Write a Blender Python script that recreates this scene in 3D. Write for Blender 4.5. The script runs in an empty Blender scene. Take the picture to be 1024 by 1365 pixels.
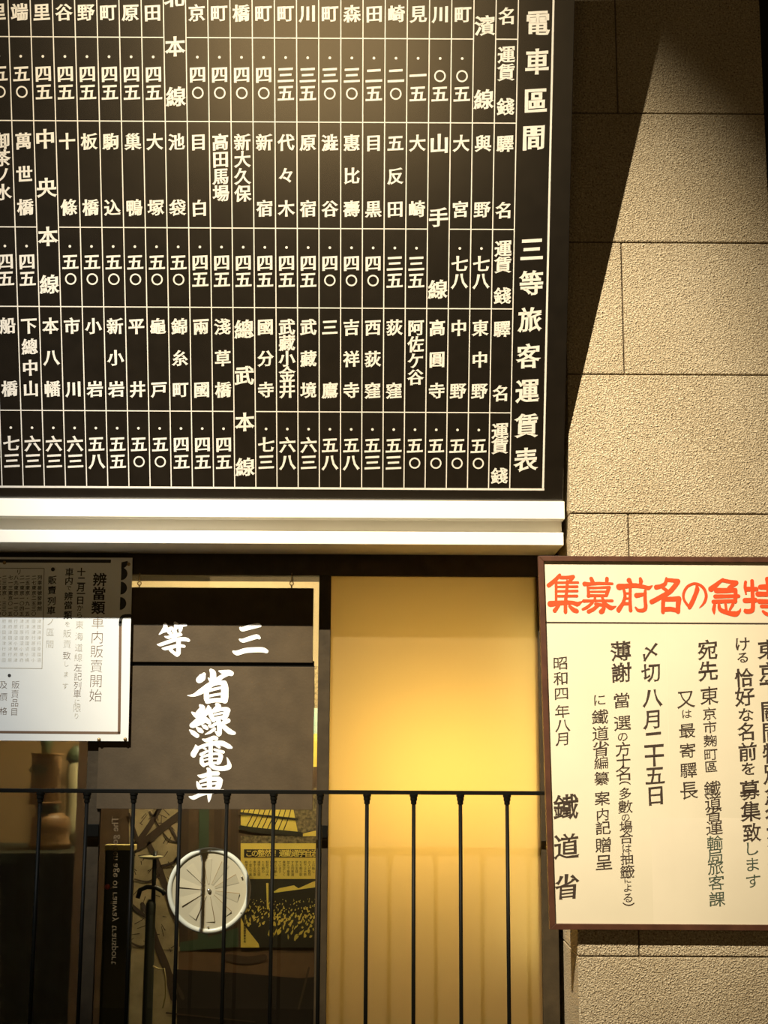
import bpy, bmesh, math, random
from mathutils import Vector, Matrix, noise
from mathutils.geometry import delaunay_2d_cdt

random.seed(7)
SC = bpy.context.scene
COL = SC.collection

# ------------------------------------------------------------------ camera
F = 1800.0
CAM = Vector((0.0, -2.9, 1.5))
TH = math.atan(.17)
ROLL = math.radians(.3)
ROT = Matrix.Rotation(math.pi / 2 + TH, 3, 'X') @ Matrix.Rotation(ROLL, 3, 'Z')
cd = bpy.data.cameras.new('camera')
cam = bpy.data.objects.new('camera', cd)
COL.objects.link(cam)
cam.matrix_world = Matrix.Translation(CAM) @ ROT.to_4x4()
cd.sensor_fit = 'VERTICAL'
cd.sensor_height = 36.0
cd.lens = F / 1365.0 * 36.0
cd.clip_start = .02
SC.camera = cam

# ------------------------------------------------------------------ world, lights, exposure
w = bpy.data.worlds.new('world'); SC.world = w
w.use_nodes = True
w.node_tree.nodes['Background'].inputs[0].default_value = (1.0, .74, .42, 1)
w.node_tree.nodes['Background'].inputs[1].default_value = .012
SC.view_settings.view_transform = 'Standard'
SC.view_settings.look = 'None'
SC.view_settings.exposure = 0.0
SC.view_settings.gamma = 1.0


def aim(o, target):
    d = Vector(target) - o.location
    o.rotation_euler = d.to_track_quat('-Z', 'Y').to_euler()


def lamp(name, kind, loc, target, energy, color, size=.1, size_y=None, spot=None, blend=1.0):
    l = bpy.data.lights.new(name, kind)
    l.energy = energy
    l.color = color
    if kind == 'AREA':
        l.size = size
        if size_y:
            l.shape = 'RECTANGLE'
            l.size_y = size_y
    else:
        l.shadow_soft_size = size
    if kind == 'SPOT':
        l.spot_size = spot
        l.spot_blend = blend
    o = bpy.data.objects.new(name, l)
    COL.objects.link(o)
    o.location = loc
    aim(o, target)
    return o


# ceiling spotlight of the exhibition hall, high up to the left of the viewer
lamp('ceiling_spotlight', 'SPOT', (-2.31, -5.2, 7.5), (.07, 0, 2.13), 7500, (1.0, .85, .61), .022, spot=math.radians(16.2))
# cooler second spotlight that mostly reaches the counter notices on the left
lamp('cool_spotlight', 'SPOT', (-2.42, -5.2, 7.45), (-.72, .2, 1.68), 2300, (.90, .95, 1.0), .022, spot=math.radians(9))
# broad lit hall behind the viewer (seen as sheen on the black board)
lamp('hall_light', 'AREA', (-.50, -7.5, 2.35), (-.2, 0, 2.8), 21, (1.0, .66, .28), 1.8, 1.7)
# added unseen downlight; its bounce off the floor brightens the ledge's underside
lamp('added_bounce_light', 'SPOT', (-.2, -1.9, 4.9), (-.2, -1.7, 0), 260, (1.0, .82, .55), .05, spot=math.radians(34))
# lamps behind the counter windows
lamp('counter_lamp', 'AREA', (-.20, .33, 1.95), (-.20, .50, 1.2), 42, (1.0, .80, .50), .34, .05)
lamp('room_lamp', 'AREA', (-.55, .8, 2.5), (-.55, 1.0, 1.4), 13, (1.0, .78, .46), .5, .3)
lamp('frosted_lamp', 'AREA', (.12, .50, 1.43), (.12, .2, 1.43), 2.35, (1.0, .72, .27), .34, .2)
lamp('frosted_side_lamp', 'AREA', (.349, .29, 1.40), (.28, .2, 1.40), .45, (1.0, .95, .60), .03, .75)


# ------------------------------------------------------------------ pixel rays and planes
def ray(px, py):
    return ROT @ Vector(((px - 512) / F, -(py - 682.5) / F, -1))


def onY(px, py, Y):
    d = ray(px, py)
    return CAM + d * ((Y - CAM.y) / d.y)


class Plane:
    """A flat face in the place: origin, u (to the right), v (up along the face), n (towards the viewer)."""
    def __init__(s, origin, tilt=0.0):
        s.o = Vector(origin)
        s.u = Vector((1, 0, 0))
        s.v = Vector((0, -math.sin(tilt), math.cos(tilt)))
        s.n = Vector((0, -math.cos(tilt), -math.sin(tilt)))
        m = Matrix((s.u, s.v, s.n)).transposed().to_4x4()
        s.m = Matrix.Translation(s.o) @ m

    def uv(s, px, py, h=0.0):
        d = ray(px, py)
        o = s.o + s.n * h
        t = (o - CAM).dot(s.n) / d.dot(s.n)
        q = CAM + d * t - s.o
        return Vector((q.dot(s.u), q.dot(s.v)))


# ------------------------------------------------------------------ materials
def mat(name, color=(.5, .5, .5), rough=.5, metal=0.0, spec=.5, noise_amt=0.0, noise_scale=40.0, bump=0.0, bump_scale=200.0, coat=0.0, coord='Object', emis=None, estr=0.0):
    m = bpy.data.materials.new(name)
    m.use_nodes = True
    nt = m.node_tree
    b = nt.nodes['Principled BSDF']
    b.inputs['Base Color'].default_value = (*color, 1)
    b.inputs['Roughness'].default_value = rough
    b.inputs['Metallic'].default_value = metal
    b.inputs['Specular IOR Level'].default_value = spec
    if coat:
        b.inputs['Coat Weight'].default_value = coat
        b.inputs['Coat Roughness'].default_value = rough
        b.inputs['Coat IOR'].default_value = 1.9
    tc = nt.nodes.new('ShaderNodeTexCoord')
    if noise_amt > 0:
        n = nt.nodes.new('ShaderNodeTexNoise')
        n.inputs['Scale'].default_value = noise_scale
        n.inputs['Detail'].default_value = 6
        nt.links.new(tc.outputs[coord], n.inputs['Vector'])
        r = nt.nodes.new('ShaderNodeValToRGB')
        r.color_ramp.elements[0].position = .3
        r.color_ramp.elements[1].position = .7
        a = noise_amt
        r.color_ramp.elements[0].color = (*[c * (1 - a) for c in color], 1)
        r.color_ramp.elements[1].color = (*[min(1, c * (1 + a)) for c in color], 1)
        nt.links.new(n.outputs['Fac'], r.inputs['Fac'])
        nt.links.new(r.outputs['Color'], b.inputs['Base Color'])
    if bump > 0:
        n2 = nt.nodes.new('ShaderNodeTexNoise')
        n2.inputs['Scale'].default_value = bump_scale
        n2.inputs['Detail'].default_value = 4
        nt.links.new(tc.outputs[coord], n2.inputs['Vector'])
        bp = nt.nodes.new('ShaderNodeBump')
        bp.inputs['Strength'].default_value = bump
        bp.inputs['Distance'].default_value = .002
        nt.links.new(n2.outputs['Fac'], bp.inputs['Height'])
        nt.links.new(bp.outputs['Normal'], b.inputs['Normal'])
    if emis:
        b.inputs['Emission Color'].default_value = (*emis, 1)
        b.inputs['Emission Strength'].default_value = estr
    return m


def stone_material():
    m = mat('washed_granite_plaster', (.5, .4, .26), .85, spec=.3)
    nt = m.node_tree
    b = nt.nodes['Principled BSDF']
    tc = nt.nodes.new('ShaderNodeTexCoord')
    vo = nt.nodes.new('ShaderNodeTexVoronoi'); vo.inputs['Scale'].default_value = 330
    n1 = nt.nodes.new('ShaderNodeTexNoise'); n1.inputs['Scale'].default_value = 250; n1.inputs['Detail'].default_value = 5
    n2 = nt.nodes.new('ShaderNodeTexNoise'); n2.inputs['Scale'].default_value = 5; n2.inputs['Detail'].default_value = 4
    for n in (vo, n1, n2):
        nt.links.new(tc.outputs['Object'], n.inputs['Vector'])
    r = nt.nodes.new('ShaderNodeValToRGB')
    e = r.color_ramp.elements
    e[0].position = .30; e[0].color = (.15, .095, .05, 1)
    e[1].position = .70; e[1].color = (.86, .78, .60, 1)
    x = e.new(.40); x.color = (.46, .375, .25, 1)
    x = e.new(.54); x.color = (.60, .51, .36, 1)
    nt.links.new(n1.outputs['Fac'], r.inputs['Fac'])
    r2 = nt.nodes.new('ShaderNodeValToRGB')
    r2.color_ramp.elements[0].position = .3; r2.color_ramp.elements[0].color = (.86, .84, .80, 1)
    r2.color_ramp.elements[1].position = .7; r2.color_ramp.elements[1].color = (1, 1, 1, 1)
    nt.links.new(n2.outputs['Fac'], r2.inputs['Fac'])
    mx = nt.nodes.new('ShaderNodeMix'); mx.data_type = 'RGBA'; mx.blend_type = 'MULTIPLY'
    mx.inputs[0].default_value = 1
    nt.links.new(r.outputs['Color'], mx.inputs[6]); nt.links.new(r2.outputs['Color'], mx.inputs[7])
    nt.links.new(mx.outputs[2], b.inputs['Base Color'])
    ad = nt.nodes.new('ShaderNodeMath'); ad.operation = 'ADD'
    nt.links.new(vo.outputs['Distance'], ad.inputs[0]); nt.links.new(n1.outputs['Fac'], ad.inputs[1])
    bp = nt.nodes.new('ShaderNodeBump'); bp.inputs['Strength'].default_value = .9; bp.inputs['Distance'].default_value = .0030
    nt.links.new(ad.outputs[0], bp.inputs['Height'])
    nt.links.new(bp.outputs['Normal'], b.inputs['Normal'])
    return m


def clear_glass(name):
    m = bpy.data.materials.new(name); m.use_nodes = True
    nt = m.node_tree; nt.nodes.clear()
    out = nt.nodes.new('ShaderNodeOutputMaterial')
    mix = nt.nodes.new('ShaderNodeMixShader')
    tr = nt.nodes.new('ShaderNodeBsdfTransparent'); tr.inputs[0].default_value = (.93, .95, .90, 1)
    gl = nt.nodes.new('ShaderNodeBsdfGlossy'); gl.inputs['Roughness'].default_value = .02
    fr = nt.nodes.new('ShaderNodeFresnel'); fr.inputs[0].default_value = 1.45
    nt.links.new(fr.outputs[0], mix.inputs[0]); nt.links.new(tr.outputs[0], mix.inputs[1]); nt.links.new(gl.outputs[0], mix.inputs[2])
    nt.links.new(mix.outputs[0], out.inputs[0])
    return m


def hazy_glass(name):
    m = bpy.data.materials.new(name); m.use_nodes = True
    nt = m.node_tree; nt.nodes.clear()
    out = nt.nodes.new('ShaderNodeOutputMaterial')
    mix = nt.nodes.new('ShaderNodeMixShader'); mix.inputs[0].default_value = .025
    rf = nt.nodes.new('ShaderNodeBsdfRefraction'); rf.inputs['IOR'].default_value = 1.02; rf.inputs['Roughness'].default_value = .28
    rf.inputs['Color'].default_value = (.95, .95, .9, 1)
    gl = nt.nodes.new('ShaderNodeBsdfGlossy'); gl.inputs['Roughness'].default_value = .3
    nt.links.new(rf.outputs[0], mix.inputs[1]); nt.links.new(gl.outputs[0], mix.inputs[2])
    nt.links.new(mix.outputs[0], out.inputs[0])
    return m


def frosted_panel(name):
    m = bpy.data.materials.new(name); m.use_nodes = True
    nt = m.node_tree; nt.nodes.clear()
    out = nt.nodes.new('ShaderNodeOutputMaterial')
    mix = nt.nodes.new('ShaderNodeMixShader'); mix.inputs[0].default_value = .82
    df = nt.nodes.new('ShaderNodeBsdfDiffuse'); df.inputs[0].default_value = (.21, .175, .12, 1)
    tl = nt.nodes.new('ShaderNodeBsdfTranslucent'); tl.inputs[0].default_value = (.90, .78, .50, 1)
    nt.links.new(df.outputs[0], mix.inputs[1]); nt.links.new(tl.outputs[0], mix.inputs[2])
    nt.links.new(mix.outputs[0], out.inputs[0])
    return m


M = {
    'stone': stone_material(),
    'mortar': mat('dark_mortar', (.16, .12, .075), .95),
    'board': mat('black_lacquered_board', (.009, .007, .005), .22, spec=1.0, coat=1.0, noise_amt=.25, noise_scale=30),
    'board_side': mat('board_edge_wood', (.035, .022, .014), .5),
    'white_paint': mat('white_sign_paint', (.86, .82, .74), .6, spec=.2, noise_amt=.04, noise_scale=120),
    'white_brush': mat('white_brush_paint', (.93, .91, .86), .6, spec=.2),
    'ledge': mat('cream_white_ledge_paint', (.92, .89, .80), .45, spec=.3, noise_amt=.02, noise_scale=8),
    'frame_black': mat('black_painted_timber', (.044, .032, .017), .6, spec=.25, noise_amt=.25, noise_scale=25, bump=.3, bump_scale=90),
    'sign_black': mat('black_painted_plate', (.070, .050, .027), .65, spec=.25, noise_amt=.16, noise_scale=18, bump=.15, bump_scale=160),
    'iron': mat('black_iron', (.006, .006, .005), .45, spec=.08),
    'enamel': mat('pale_enamel_sheet', (.80, .81, .76), .35, spec=.4, noise_amt=.02, noise_scale=12),
    'ink': mat('black_ink', (.012, .011, .009), .6),
    'ink_glare': mat('glare_brown_ink', (.15, .085, .045), .6),  # glare on the lower notice is put into these two paler ink colours
    'ink_glare_pale': mat('glare_pale_ink', (.48, .44, .34), .6),
    'paper': mat('aged_cream_paper', (.77, .71, .55), .8, spec=.15, noise_amt=.05, noise_scale=4),
    'paper_fold': mat('aged_cream_paper_patch', (.79, .725, .57), .8, spec=.15, noise_amt=.04, noise_scale=6),
    'poster_ink': mat('brushed_black_ink', (.045, .028, .018), .7),
    'poster_ink_green': mat('greenish_faded_ink', (.06, .09, .06), .7),
    'red': mat('red_poster_paint', (.80, .085, .025), .65, spec=.2, noise_amt=.1, noise_scale=20),
    'wood_frame': mat('dark_brown_wood_frame', (.085, .032, .017), .45, noise_amt=.25, noise_scale=30),
    'brass': mat('aged_brass', (.33, .22, .10), .4, metal=.8),
    'steel': mat('dull_steel', (.5, .48, .42), .35, metal=.9),
    'glass': clear_glass('clear_window_glass'),
    'hazy': hazy_glass('hazy_window_glass'),
    'frosted': frosted_panel('frosted_window_panel'),
    'cream': mat('cream_room_wall', (.72, .60, .40), .9),
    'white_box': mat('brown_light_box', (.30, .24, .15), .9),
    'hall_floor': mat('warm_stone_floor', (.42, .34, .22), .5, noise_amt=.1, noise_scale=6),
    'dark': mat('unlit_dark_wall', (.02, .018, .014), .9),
    'tan': mat('tan_back_panel', (.19, .125, .05), .9, noise_amt=.1, noise_scale=3),
    'olive': mat('olive_back_panel', (.36, .30, .15), .9),
    'green_counter': mat('dark_green_counter', (.008, .012, .004), .6),
    'dev_brown': mat('brown_enamelled_device', (.26, .155, .065), .45),
    'dev_green': mat('dark_green_device_paint', (.05, .07, .035), .5),
    'dev_pale': mat('pale_olive_ceramic', (.34, .31, .18), .6),
    'rim': mat('pale_acrylic_rim', (.62, .64, .53), .25, spec=.5),
    'disc': mat('cloudy_acrylic_disc', (.44, .405, .28), .3, spec=.4),
    'disc_blade': mat('cloudy_acrylic_blade', (.45, .415, .285), .25, spec=.5),
    'm_base': mat('mural_brown_print', (.085, .048, .024), .7, noise_amt=.25, noise_scale=14),
    'm_stripe': mat('mural_dark_brown_print', (.06, .034, .018), .7),
    'm_green': mat('mural_green_print', (.05, .075, .04), .7),
    'm_sky': mat('mural_beige_sky_print', (.36, .28, .155), .7, noise_amt=.3, noise_scale=22),
    'm_branch': mat('mural_branch_print', (.055, .033, .02), .7),
    'm_yellow': mat('mural_yellow_print', (.80, .60, .11), .7, noise_amt=.05, noise_scale=10),
    'm_black': mat('mural_black_print', (.025, .020, .010), .7),
    'm_foliage': mat('mural_foliage_print', (.16, .12, .055), .7, noise_amt=.7, noise_scale=140),
    'm_cyan': mat('mural_pale_blue_print', (.35, .50, .42), .7),
    'm_ground': mat('mural_ground_print', (.14, .075, .036), .7, noise_amt=.15, noise_scale=30),
    'm_dark': mat('mural_shadow_print', (.014, .007, .004), .7, noise_amt=.2, noise_scale=12),
    'reflection_and_stand_green': mat('green_black_stand_and_reflected_panel', (.010, .012, .007), .5),
    'reflection_and_handle_yellow': mat('brass_yellow_handle_and_reflected_cap', (.42, .33, .12), .5),
    'reflection_text': mat('faint_reflection_lettering', (.15, .11, .055), .6),
    'reflected_red': mat('reflected_red_knob', (.35, .03, .015), .4),
}


# ------------------------------------------------------------------ object helpers
def link(o, parent=None):
    COL.objects.link(o)
    if parent is not None:
        o.parent = parent
    return o


def empty(name, m=None):
    o = bpy.data.objects.new(name, None)
    COL.objects.link(o)
    if m is not None:
        o.matrix_world = m
    o.empty_display_size = .05
    return o


def tag(o, label=None, cat=None, group=None, kind=None):
    if label: o['label'] = label
    if cat: o['category'] = cat
    if group: o['group'] = group
    if kind: o['kind'] = kind
    return o


class MB:
    def __init__(s):
        s.v = []; s.f = []; s.marks = []

    def mark(s):
        s.marks.append((len(s.v), len(s.f)))

    def add(s, vs, fs):
        b = len(s.v)
        s.v.extend([tuple(p) for p in vs])
        s.f.extend([tuple(i + b for i in f) for f in fs])
        return s

    def box(s, x0, x1, y0, y1, z0, z1):
        vs = [(x, y, z) for x in (x0, x1) for y in (y0, y1) for z in (z0, z1)]
        fs = [(0, 1, 3, 2), (4, 6, 7, 5), (0, 4, 5, 1), (2, 3, 7, 6), (0, 2, 6, 4), (1, 5, 7, 3)]
        return s.add(vs, fs)

    def rect(s, x0, x1, y0, y1, z):
        return s.add([(x0, y0, z), (x1, y0, z), (x1, y1, z), (x0, y1, z)], [(0, 1, 2, 3)])

    def disc(s, x, y, r, z, n=16):
        return s.add([(x + r * math.cos(2 * math.pi * k / n), y + r * math.sin(2 * math.pi * k / n), z) for k in range(n)], [tuple(range(n))])

    def lathe(s, prof, c=(0, 0, 0), n=24, axis='z', cap=True):
        vs = []
        for r, h in prof:
            for k in range(n):
                a = 2 * math.pi * k / n
                if axis == 'z':
                    vs.append((c[0] + r * math.cos(a), c[1] + r * math.sin(a), c[2] + h))
                elif axis == 'x':
                    vs.append((c[0] + h, c[1] + r * math.cos(a), c[2] + r * math.sin(a)))
                else:
                    vs.append((c[0] + r * math.cos(a), c[1] + h, c[2] + r * math.sin(a)))
        fs = []
        for i in range(len(prof) - 1):
            for k in range(n):
                fs.append((i * n + k, i * n + (k + 1) % n, (i + 1) * n + (k + 1) % n, (i + 1) * n + k))
        if cap:
            fs.append(tuple(range(n))[::-1])
            fs.append(tuple((len(prof) - 1) * n + k for k in range(n)))
        return s.add(vs, fs)

    def tube(s, pts, r, n=10, taper=None):
        pts = [Vector(p) for p in pts]
        rings = []
        for i, p in enumerate(pts):
            t = (pts[min(i + 1, len(pts) - 1)] - pts[max(i - 1, 0)]).normalized()
            a = t.orthogonal().normalized() if i == 0 else (prev - t * prev.dot(t)).normalized()
            prev = a
            b = t.cross(a)
            rr = r if taper is None else r * taper[i]
            rings.append([p + (a * math.cos(2 * math.pi * k / n) + b * math.sin(2 * math.pi * k / n)) * rr for k in range(n)])
        vs = [q for rg in rings for q in rg]
        fs = []
        for i in range(len(pts) - 1):
            for k in range(n):
                fs.append((i * n + k, i * n + (k + 1) % n, (i + 1) * n + (k + 1) % n, (i + 1) * n + k))
        fs.append(tuple(range(n))[::-1]); fs.append(tuple((len(pts) - 1) * n + k for k in range(n)))
        return s.add(vs, fs)

    def build(s, name, m, parent=None, smooth=False, bevel=0.0, fix=True):
        me = bpy.data.meshes.new(name)
        me.from_pydata(s.v, [], s.f)
        me.validate()
        if fix or bevel > 0:
            bm = bmesh.new(); bm.from_mesh(me)
            bmesh.ops.recalc_face_normals(bm, faces=bm.faces)
            if bevel > 0:
                bmesh.ops.bevel(bm, geom=list(bm.edges), offset=bevel, segments=2, affect='EDGES', profile=.6)
            bm.to_mesh(me); bm.free()
        if smooth:
            for p in me.polygons:
                p.use_smooth = True
        me.materials.append(m)
        return link(bpy.data.objects.new(name, me), parent)


# ------------------------------------------------------------------ lettering
_font_em = None
_raw = {}
_cache = {}


def raw_glyph(ch):
    if ch in _raw:
        return _raw[ch]
    c = bpy.data.curves.new('glyph', 'FONT')
    c.body = ch
    c.size = 1.0
    c.resolution_u = 3
    o = bpy.data.objects.new('glyph', c)
    COL.objects.link(o)
    dg = bpy.context.evaluated_depsgraph_get()
    ev = o.evaluated_get(dg)
    me = ev.to_mesh()
    vs = [(v.co.x, v.co.y) for v in me.vertices]
    fs = [tuple(p.vertices) for p in me.polygons]
    ev.to_mesh_clear()
    bpy.data.objects.remove(o)
    bpy.data.curves.remove(c)
    _raw[ch] = (vs, fs)
    return _raw[ch]


def em_box():
    global _font_em
    if _font_em is None:
        vs, _ = raw_glyph('國')
        xs = [v[0] for v in vs]; ys = [v[1] for v in vs]
        _font_em = ((min(xs) + max(xs)) / 2, (min(ys) + max(ys)) / 2, (max(ys) - min(ys)) / .93)
    return _font_em


def glyph(ch, wv=.02, wh=.0, flare=.0, shear=.05, wobble=0.0):
    """Outline of one character in an em box centred on 0, given more or less weight and a brushed slant."""
    key = (ch, wv, wh, flare, shear, wobble)
    if key in _cache:
        return _cache[key]
    vs, fs = raw_glyph(ch)
    cx, cy, em = em_box()
    if ord(ch) < 0x2000:      # narrow latin
        xs = [v[0] for v in vs]; cx = (min(xs) + max(xs)) / 2 if xs else 0
    P = [Vector(((x - cx) / em, (y - cy) / em)) for x, y in vs]
    # weld, then find boundary
    idx = {}; mp = []; Q = []
    for p in P:
        k = (round(p.x, 5), round(p.y, 5))
        if k not in idx:
            idx[k] = len(Q); Q.append(p)
        mp.append(idx[k])
    Fc = []
    for f in fs:
        g = [mp[i] for i in f]
        if len(set(g)) == len(g):
            a = sum(Q[g[i]].x * Q[g[(i + 1) % len(g)]].y - Q[g[(i + 1) % len(g)]].x * Q[g[i]].y for i in range(len(g)))
            if a < 0:
                g.reverse()
            Fc.append(g)
    ed = {}
    for g in Fc:
        for i in range(len(g)):
            ed[(g[i], g[(i + 1) % len(g)])] = 1
    disp = [Vector((0, 0)) for _ in Q]
    nin = {}; nout = {}
    for (a, b) in ed:
        if (b, a) not in ed:
            nout[a] = b; nin[b] = a
    for a, b in nout.items():
        if a not in nin:
            continue
        p = nin[a]
        d1 = (Q[a] - Q[p]); d2 = (Q[b] - Q[a])
        if d1.length < 1e-6 or d2.length < 1e-6:
            continue
        d1.normalize(); d2.normalize()
        n1 = Vector((d1.y, -d1.x)); n2 = Vector((d2.y, -d2.x))
        cr = d1.x * d2.y - d1.y * d2.x
        den = max(.5, 1 + n1.dot(n2))
        n = (n1 + n2) / den
        dd = Vector((n.x * wv, n.y * wh))
        if cr > .6:
            dd += Vector((n.x * flare, n.y * flare))
        disp[a] = dd
    out = []
    for q, dd in zip(Q, disp):
        r = q + dd
        x, y = r.x, r.y
        if wobble:
            nz = noise.noise_vector(Vector((x * 3.1, y * 3.1, (ord(ch) % 97) * 1.7)))
            x += nz.x * wobble; y += nz.y * wobble
        out.append((x, y + shear * x))
    _cache[key] = (out, Fc)
    return _cache[key]


KAISHO = dict(wv=.030, wh=.010, flare=.018, shear=.06, wobble=.012)
BRUSH = dict(wv=.006, wh=-.002, flare=.016, shear=.09, wobble=.035)
NOTE = dict(wv=.016, wh=.010, flare=.012, shear=.08, wobble=.03)
PLAIN = dict(wv=.006, wh=.006, flare=.0, shear=.0, wobble=.0)
THIN = dict(wv=-.018, wh=-.018, flare=.0, shear=.0, wobble=.0)
BOLD = dict(wv=.022, wh=.015, flare=.01, shear=.0, wobble=.01)


def put(mb, ch, x, y, s, z=.0008, sx=1.0, style=KAISHO, rot=0.0, mirror=False):
    mb.mark()
    vs, fs = glyph(ch, **style)
    c, sn = math.cos(rot), math.sin(rot)
    o = []
    for a, b in vs:
        a *= sx
        if mirror:
            a = -a
        o.append((x + s * (a * c - b * sn), y + s * (a * sn + b * c), z))
    if mirror:
        fs = [tuple(reversed(f)) for f in fs]
    mb.add(o, fs)


def ring(mb, x, y, r, t, z, n=20, sy=1.0):
    vs = []; fs = []
    for k in range(n):
        a = 2 * math.pi * k / n
        for rr in (r - t / 2, r + t / 2):
            vs.append((x + rr * math.cos(a), y + rr * math.sin(a) * sy, z))
    for k in range(n):
        j = (k + 1) % n
        fs.append((2 * k, 2 * k + 1, 2 * j + 1, 2 * j))
    mb.add(vs, fs)


def brush_stroke(mb, pts, z):
    """pts: (x, y, width) in face coordinates. A tapering brush stroke with round joins."""
    P = []
    n = len(pts)
    for i in range(n - 1):
        p0 = pts[max(i - 1, 0)]; p1 = pts[i]; p2 = pts[i + 1]; p3 = pts[min(i + 2, n - 1)]
        for k in range(5):
            t = k / 5
            q = []
            for j in range(2):
                a, b, c, d = p0[j], p1[j], p2[j], p3[j]
                q.append(.5 * (2 * b + (c - a) * t + (2 * a - 5 * b + 4 * c - d) * t * t + (-a + 3 * b - 3 * c + d) * t ** 3))
            q.append(p1[2] * (1 - t) + p2[2] * t)
            P.append(q)
    P.append(list(pts[-1]))
    L = []; Rr = []
    for i, p in enumerate(P):
        a = P[max(i - 1, 0)]; b = P[min(i + 1, len(P) - 1)]
        dx, dy = b[0] - a[0], b[1] - a[1]
        l = math.hypot(dx, dy) or 1
        nx, ny = -dy / l, dx / l
        L.append((p[0] + nx * p[2] / 2, p[1] + ny * p[2] / 2, z)); Rr.append((p[0] - nx * p[2] / 2, p[1] - ny * p[2] / 2, z))
    vs = []
    fs = []
    for i in range(len(P)):
        vs += [L[i], Rr[i]]
    for i in range(len(P) - 1):
        fs.append((2 * i, 2 * i + 1, 2 * i + 3, 2 * i + 2))
    mb.add(vs, fs)
    for p in (pts[0], pts[-1]) + tuple(pts[1:-1]):
        mb.disc(p[0], p[1], p[2] * .495, z + .00002, 14)


def union_flat(mb, z):
    """merge overlapping strokes that lie in one plane into one clean outline fill"""
    K = 1000.0
    tris = []
    for f in mb.f:
        for i in range(1, len(f) - 1):
            t = [f[0], f[i], f[i + 1]]
            a, b, c = [mb.v[q] for q in t]
            ar = (b[0] - a[0]) * (c[1] - a[1]) - (b[1] - a[1]) * (c[0] - a[0])
            if abs(ar) < 1e-12:
                continue
            if ar < 0:
                t.reverse()
            tris.append(t)
    vs = [Vector((v[0] * K, v[1] * K)) for v in mb.v]
    r = delaunay_2d_cdt(vs, [], tris, 0, 1e-4)
    out = MB()
    out.v = [(v.x / K, v.y / K, z) for v in r[0]]
    out.f = [tuple(f) for f, o in zip(r[2], r[5]) if len(o)]
    return out


def flat(mb, name, m, parent, join=False, label=None):
    """flat print: all faces turned towards the viewer; every marked piece is a part of its own unless join"""
    if mb.marks and not join:
        mk = mb.marks + [(len(mb.v), len(mb.f))]
        o = None
        for (v0, f0), (v1, f1) in zip(mk[:-1], mk[1:]):
            if f1 > f0:
                sub = MB()
                sub.v = mb.v[v0:v1]
                sub.f = [tuple(i - v0 for i in f) for f in mb.f[f0:f1]]
                o = flat(sub, name, m, parent)
                if label: o['label'] = label
        return o
    me = bpy.data.meshes.new(name)
    me.from_pydata(mb.v, [], mb.f)
    me.validate()
    bm = bmesh.new(); bm.from_mesh(me)
    fl = [f for f in bm.faces if f.normal.z < 0]
    bmesh.ops.reverse_faces(bm, faces=fl)
    bm.to_mesh(me); bm.free()
    me.materials.append(m)
    o = link(bpy.data.objects.new(name, me), parent)
    if join: o['kind'] = 'stuff'
    if label: o['label'] = label
    return o


# ================================================================== SETTING
XL = -2.0          # everything that runs out of the frame on the left ends here
RET = .405          # left corner of the stone wall

# ---- stone wall on the right: blocks with recessed joints
wall = empty('wall_right', Matrix.Translation((RET, 0, 0)))
tag(wall, 'sandy granite-textured block wall right of the fare board', kind='structure')
JX = .532
XR = .868
zs = [-.02, .135, .445, .755, 1.0655, 1.3746, 1.6837, 1.9926, 2.3056, 2.6130, 2.9239, 3.232, 3.545, 3.86]
MB().box(.006, XR - RET - .006, .006, .42, -.02, 3.86).build('mortar_core', M['mortar'], wall)
for r in range(len(zs) - 1):
    z0, z1 = zs[r] + .0016, zs[r + 1] - .0016
    split = (r % 2 == 0)
    spans = [(RET, JX - .0016), (JX + .0016, XR)] if split else [(RET, XR)]
    # parity: the row 2.3056-2.6130 (r = 8) is split
    for (a, b) in spans:
        mb = MB()
        a0, b0 = a - RET, b - RET
        dy = random.uniform(-.0006, .0006)
        mb.box(a0, b0, dy, .42, z0, z1)
        o = mb.build('stone_block', M['stone'], wall, bevel=.0024)
# ---- dark hall beyond the stone wall and building behind
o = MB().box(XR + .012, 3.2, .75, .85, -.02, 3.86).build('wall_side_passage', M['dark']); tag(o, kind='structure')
o = MB().box(XL, RET - .004, .42, .50, 2.06, 3.86).build('wall_back', M['cream']); tag(o, kind='structure')
o = MB().box(-6.0, 6.0, -9.0, 3.0, -.12, -.02).build('floor', M['hall_floor']); tag(o, kind='structure')

# ---- cream ledge with two mouldings under the board
led = empty('trim_1', Matrix.Translation((XL, .27, 1.88)))
tag(led, 'cream white stepped ledge moulding under the black fare board', kind='structure')


def zy(py, Y, px=500):
    return onY(px, py, Y).z


XE = .3965
L1, L2 = .020, .035
z_a = zy(667.0, L1); z_b = zy(690.5, L1)
z_c = zy(708.5, L2); z_d = zy(725.5, L2)
lw = XE - XL
MB().box(0, lw, L1 - .27, .06, z_b - 1.88, z_a - 1.88).build('upper_moulding', M['ledge'], led, bevel=.0012)
MB().box(0, lw - .003, L2 + .018 - .27, .06, z_c - 1.88 - .004, z_b - 1.88 + .004).build('recessed_band', M['ledge'], led)
MB().box(0, lw - .0015, L2 - .27, .06, z_d - 1.88, z_c - 1.88).build('lower_moulding', M['ledge'], led, bevel=.0012)

# ---- black timber window frames below the ledge
YF = .20
YJ = .262
ZH = zy(767.5, YF)
ZB = .60
o = MB().box(XL, RET, YF, YF + .13, ZH, z_d + .002).build('trim_2', M['frame_black'], bevel=.0015)
tag(o, 'black header beam above the ticket windows', kind='structure')
Z0 = zy(1365, YF)


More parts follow.
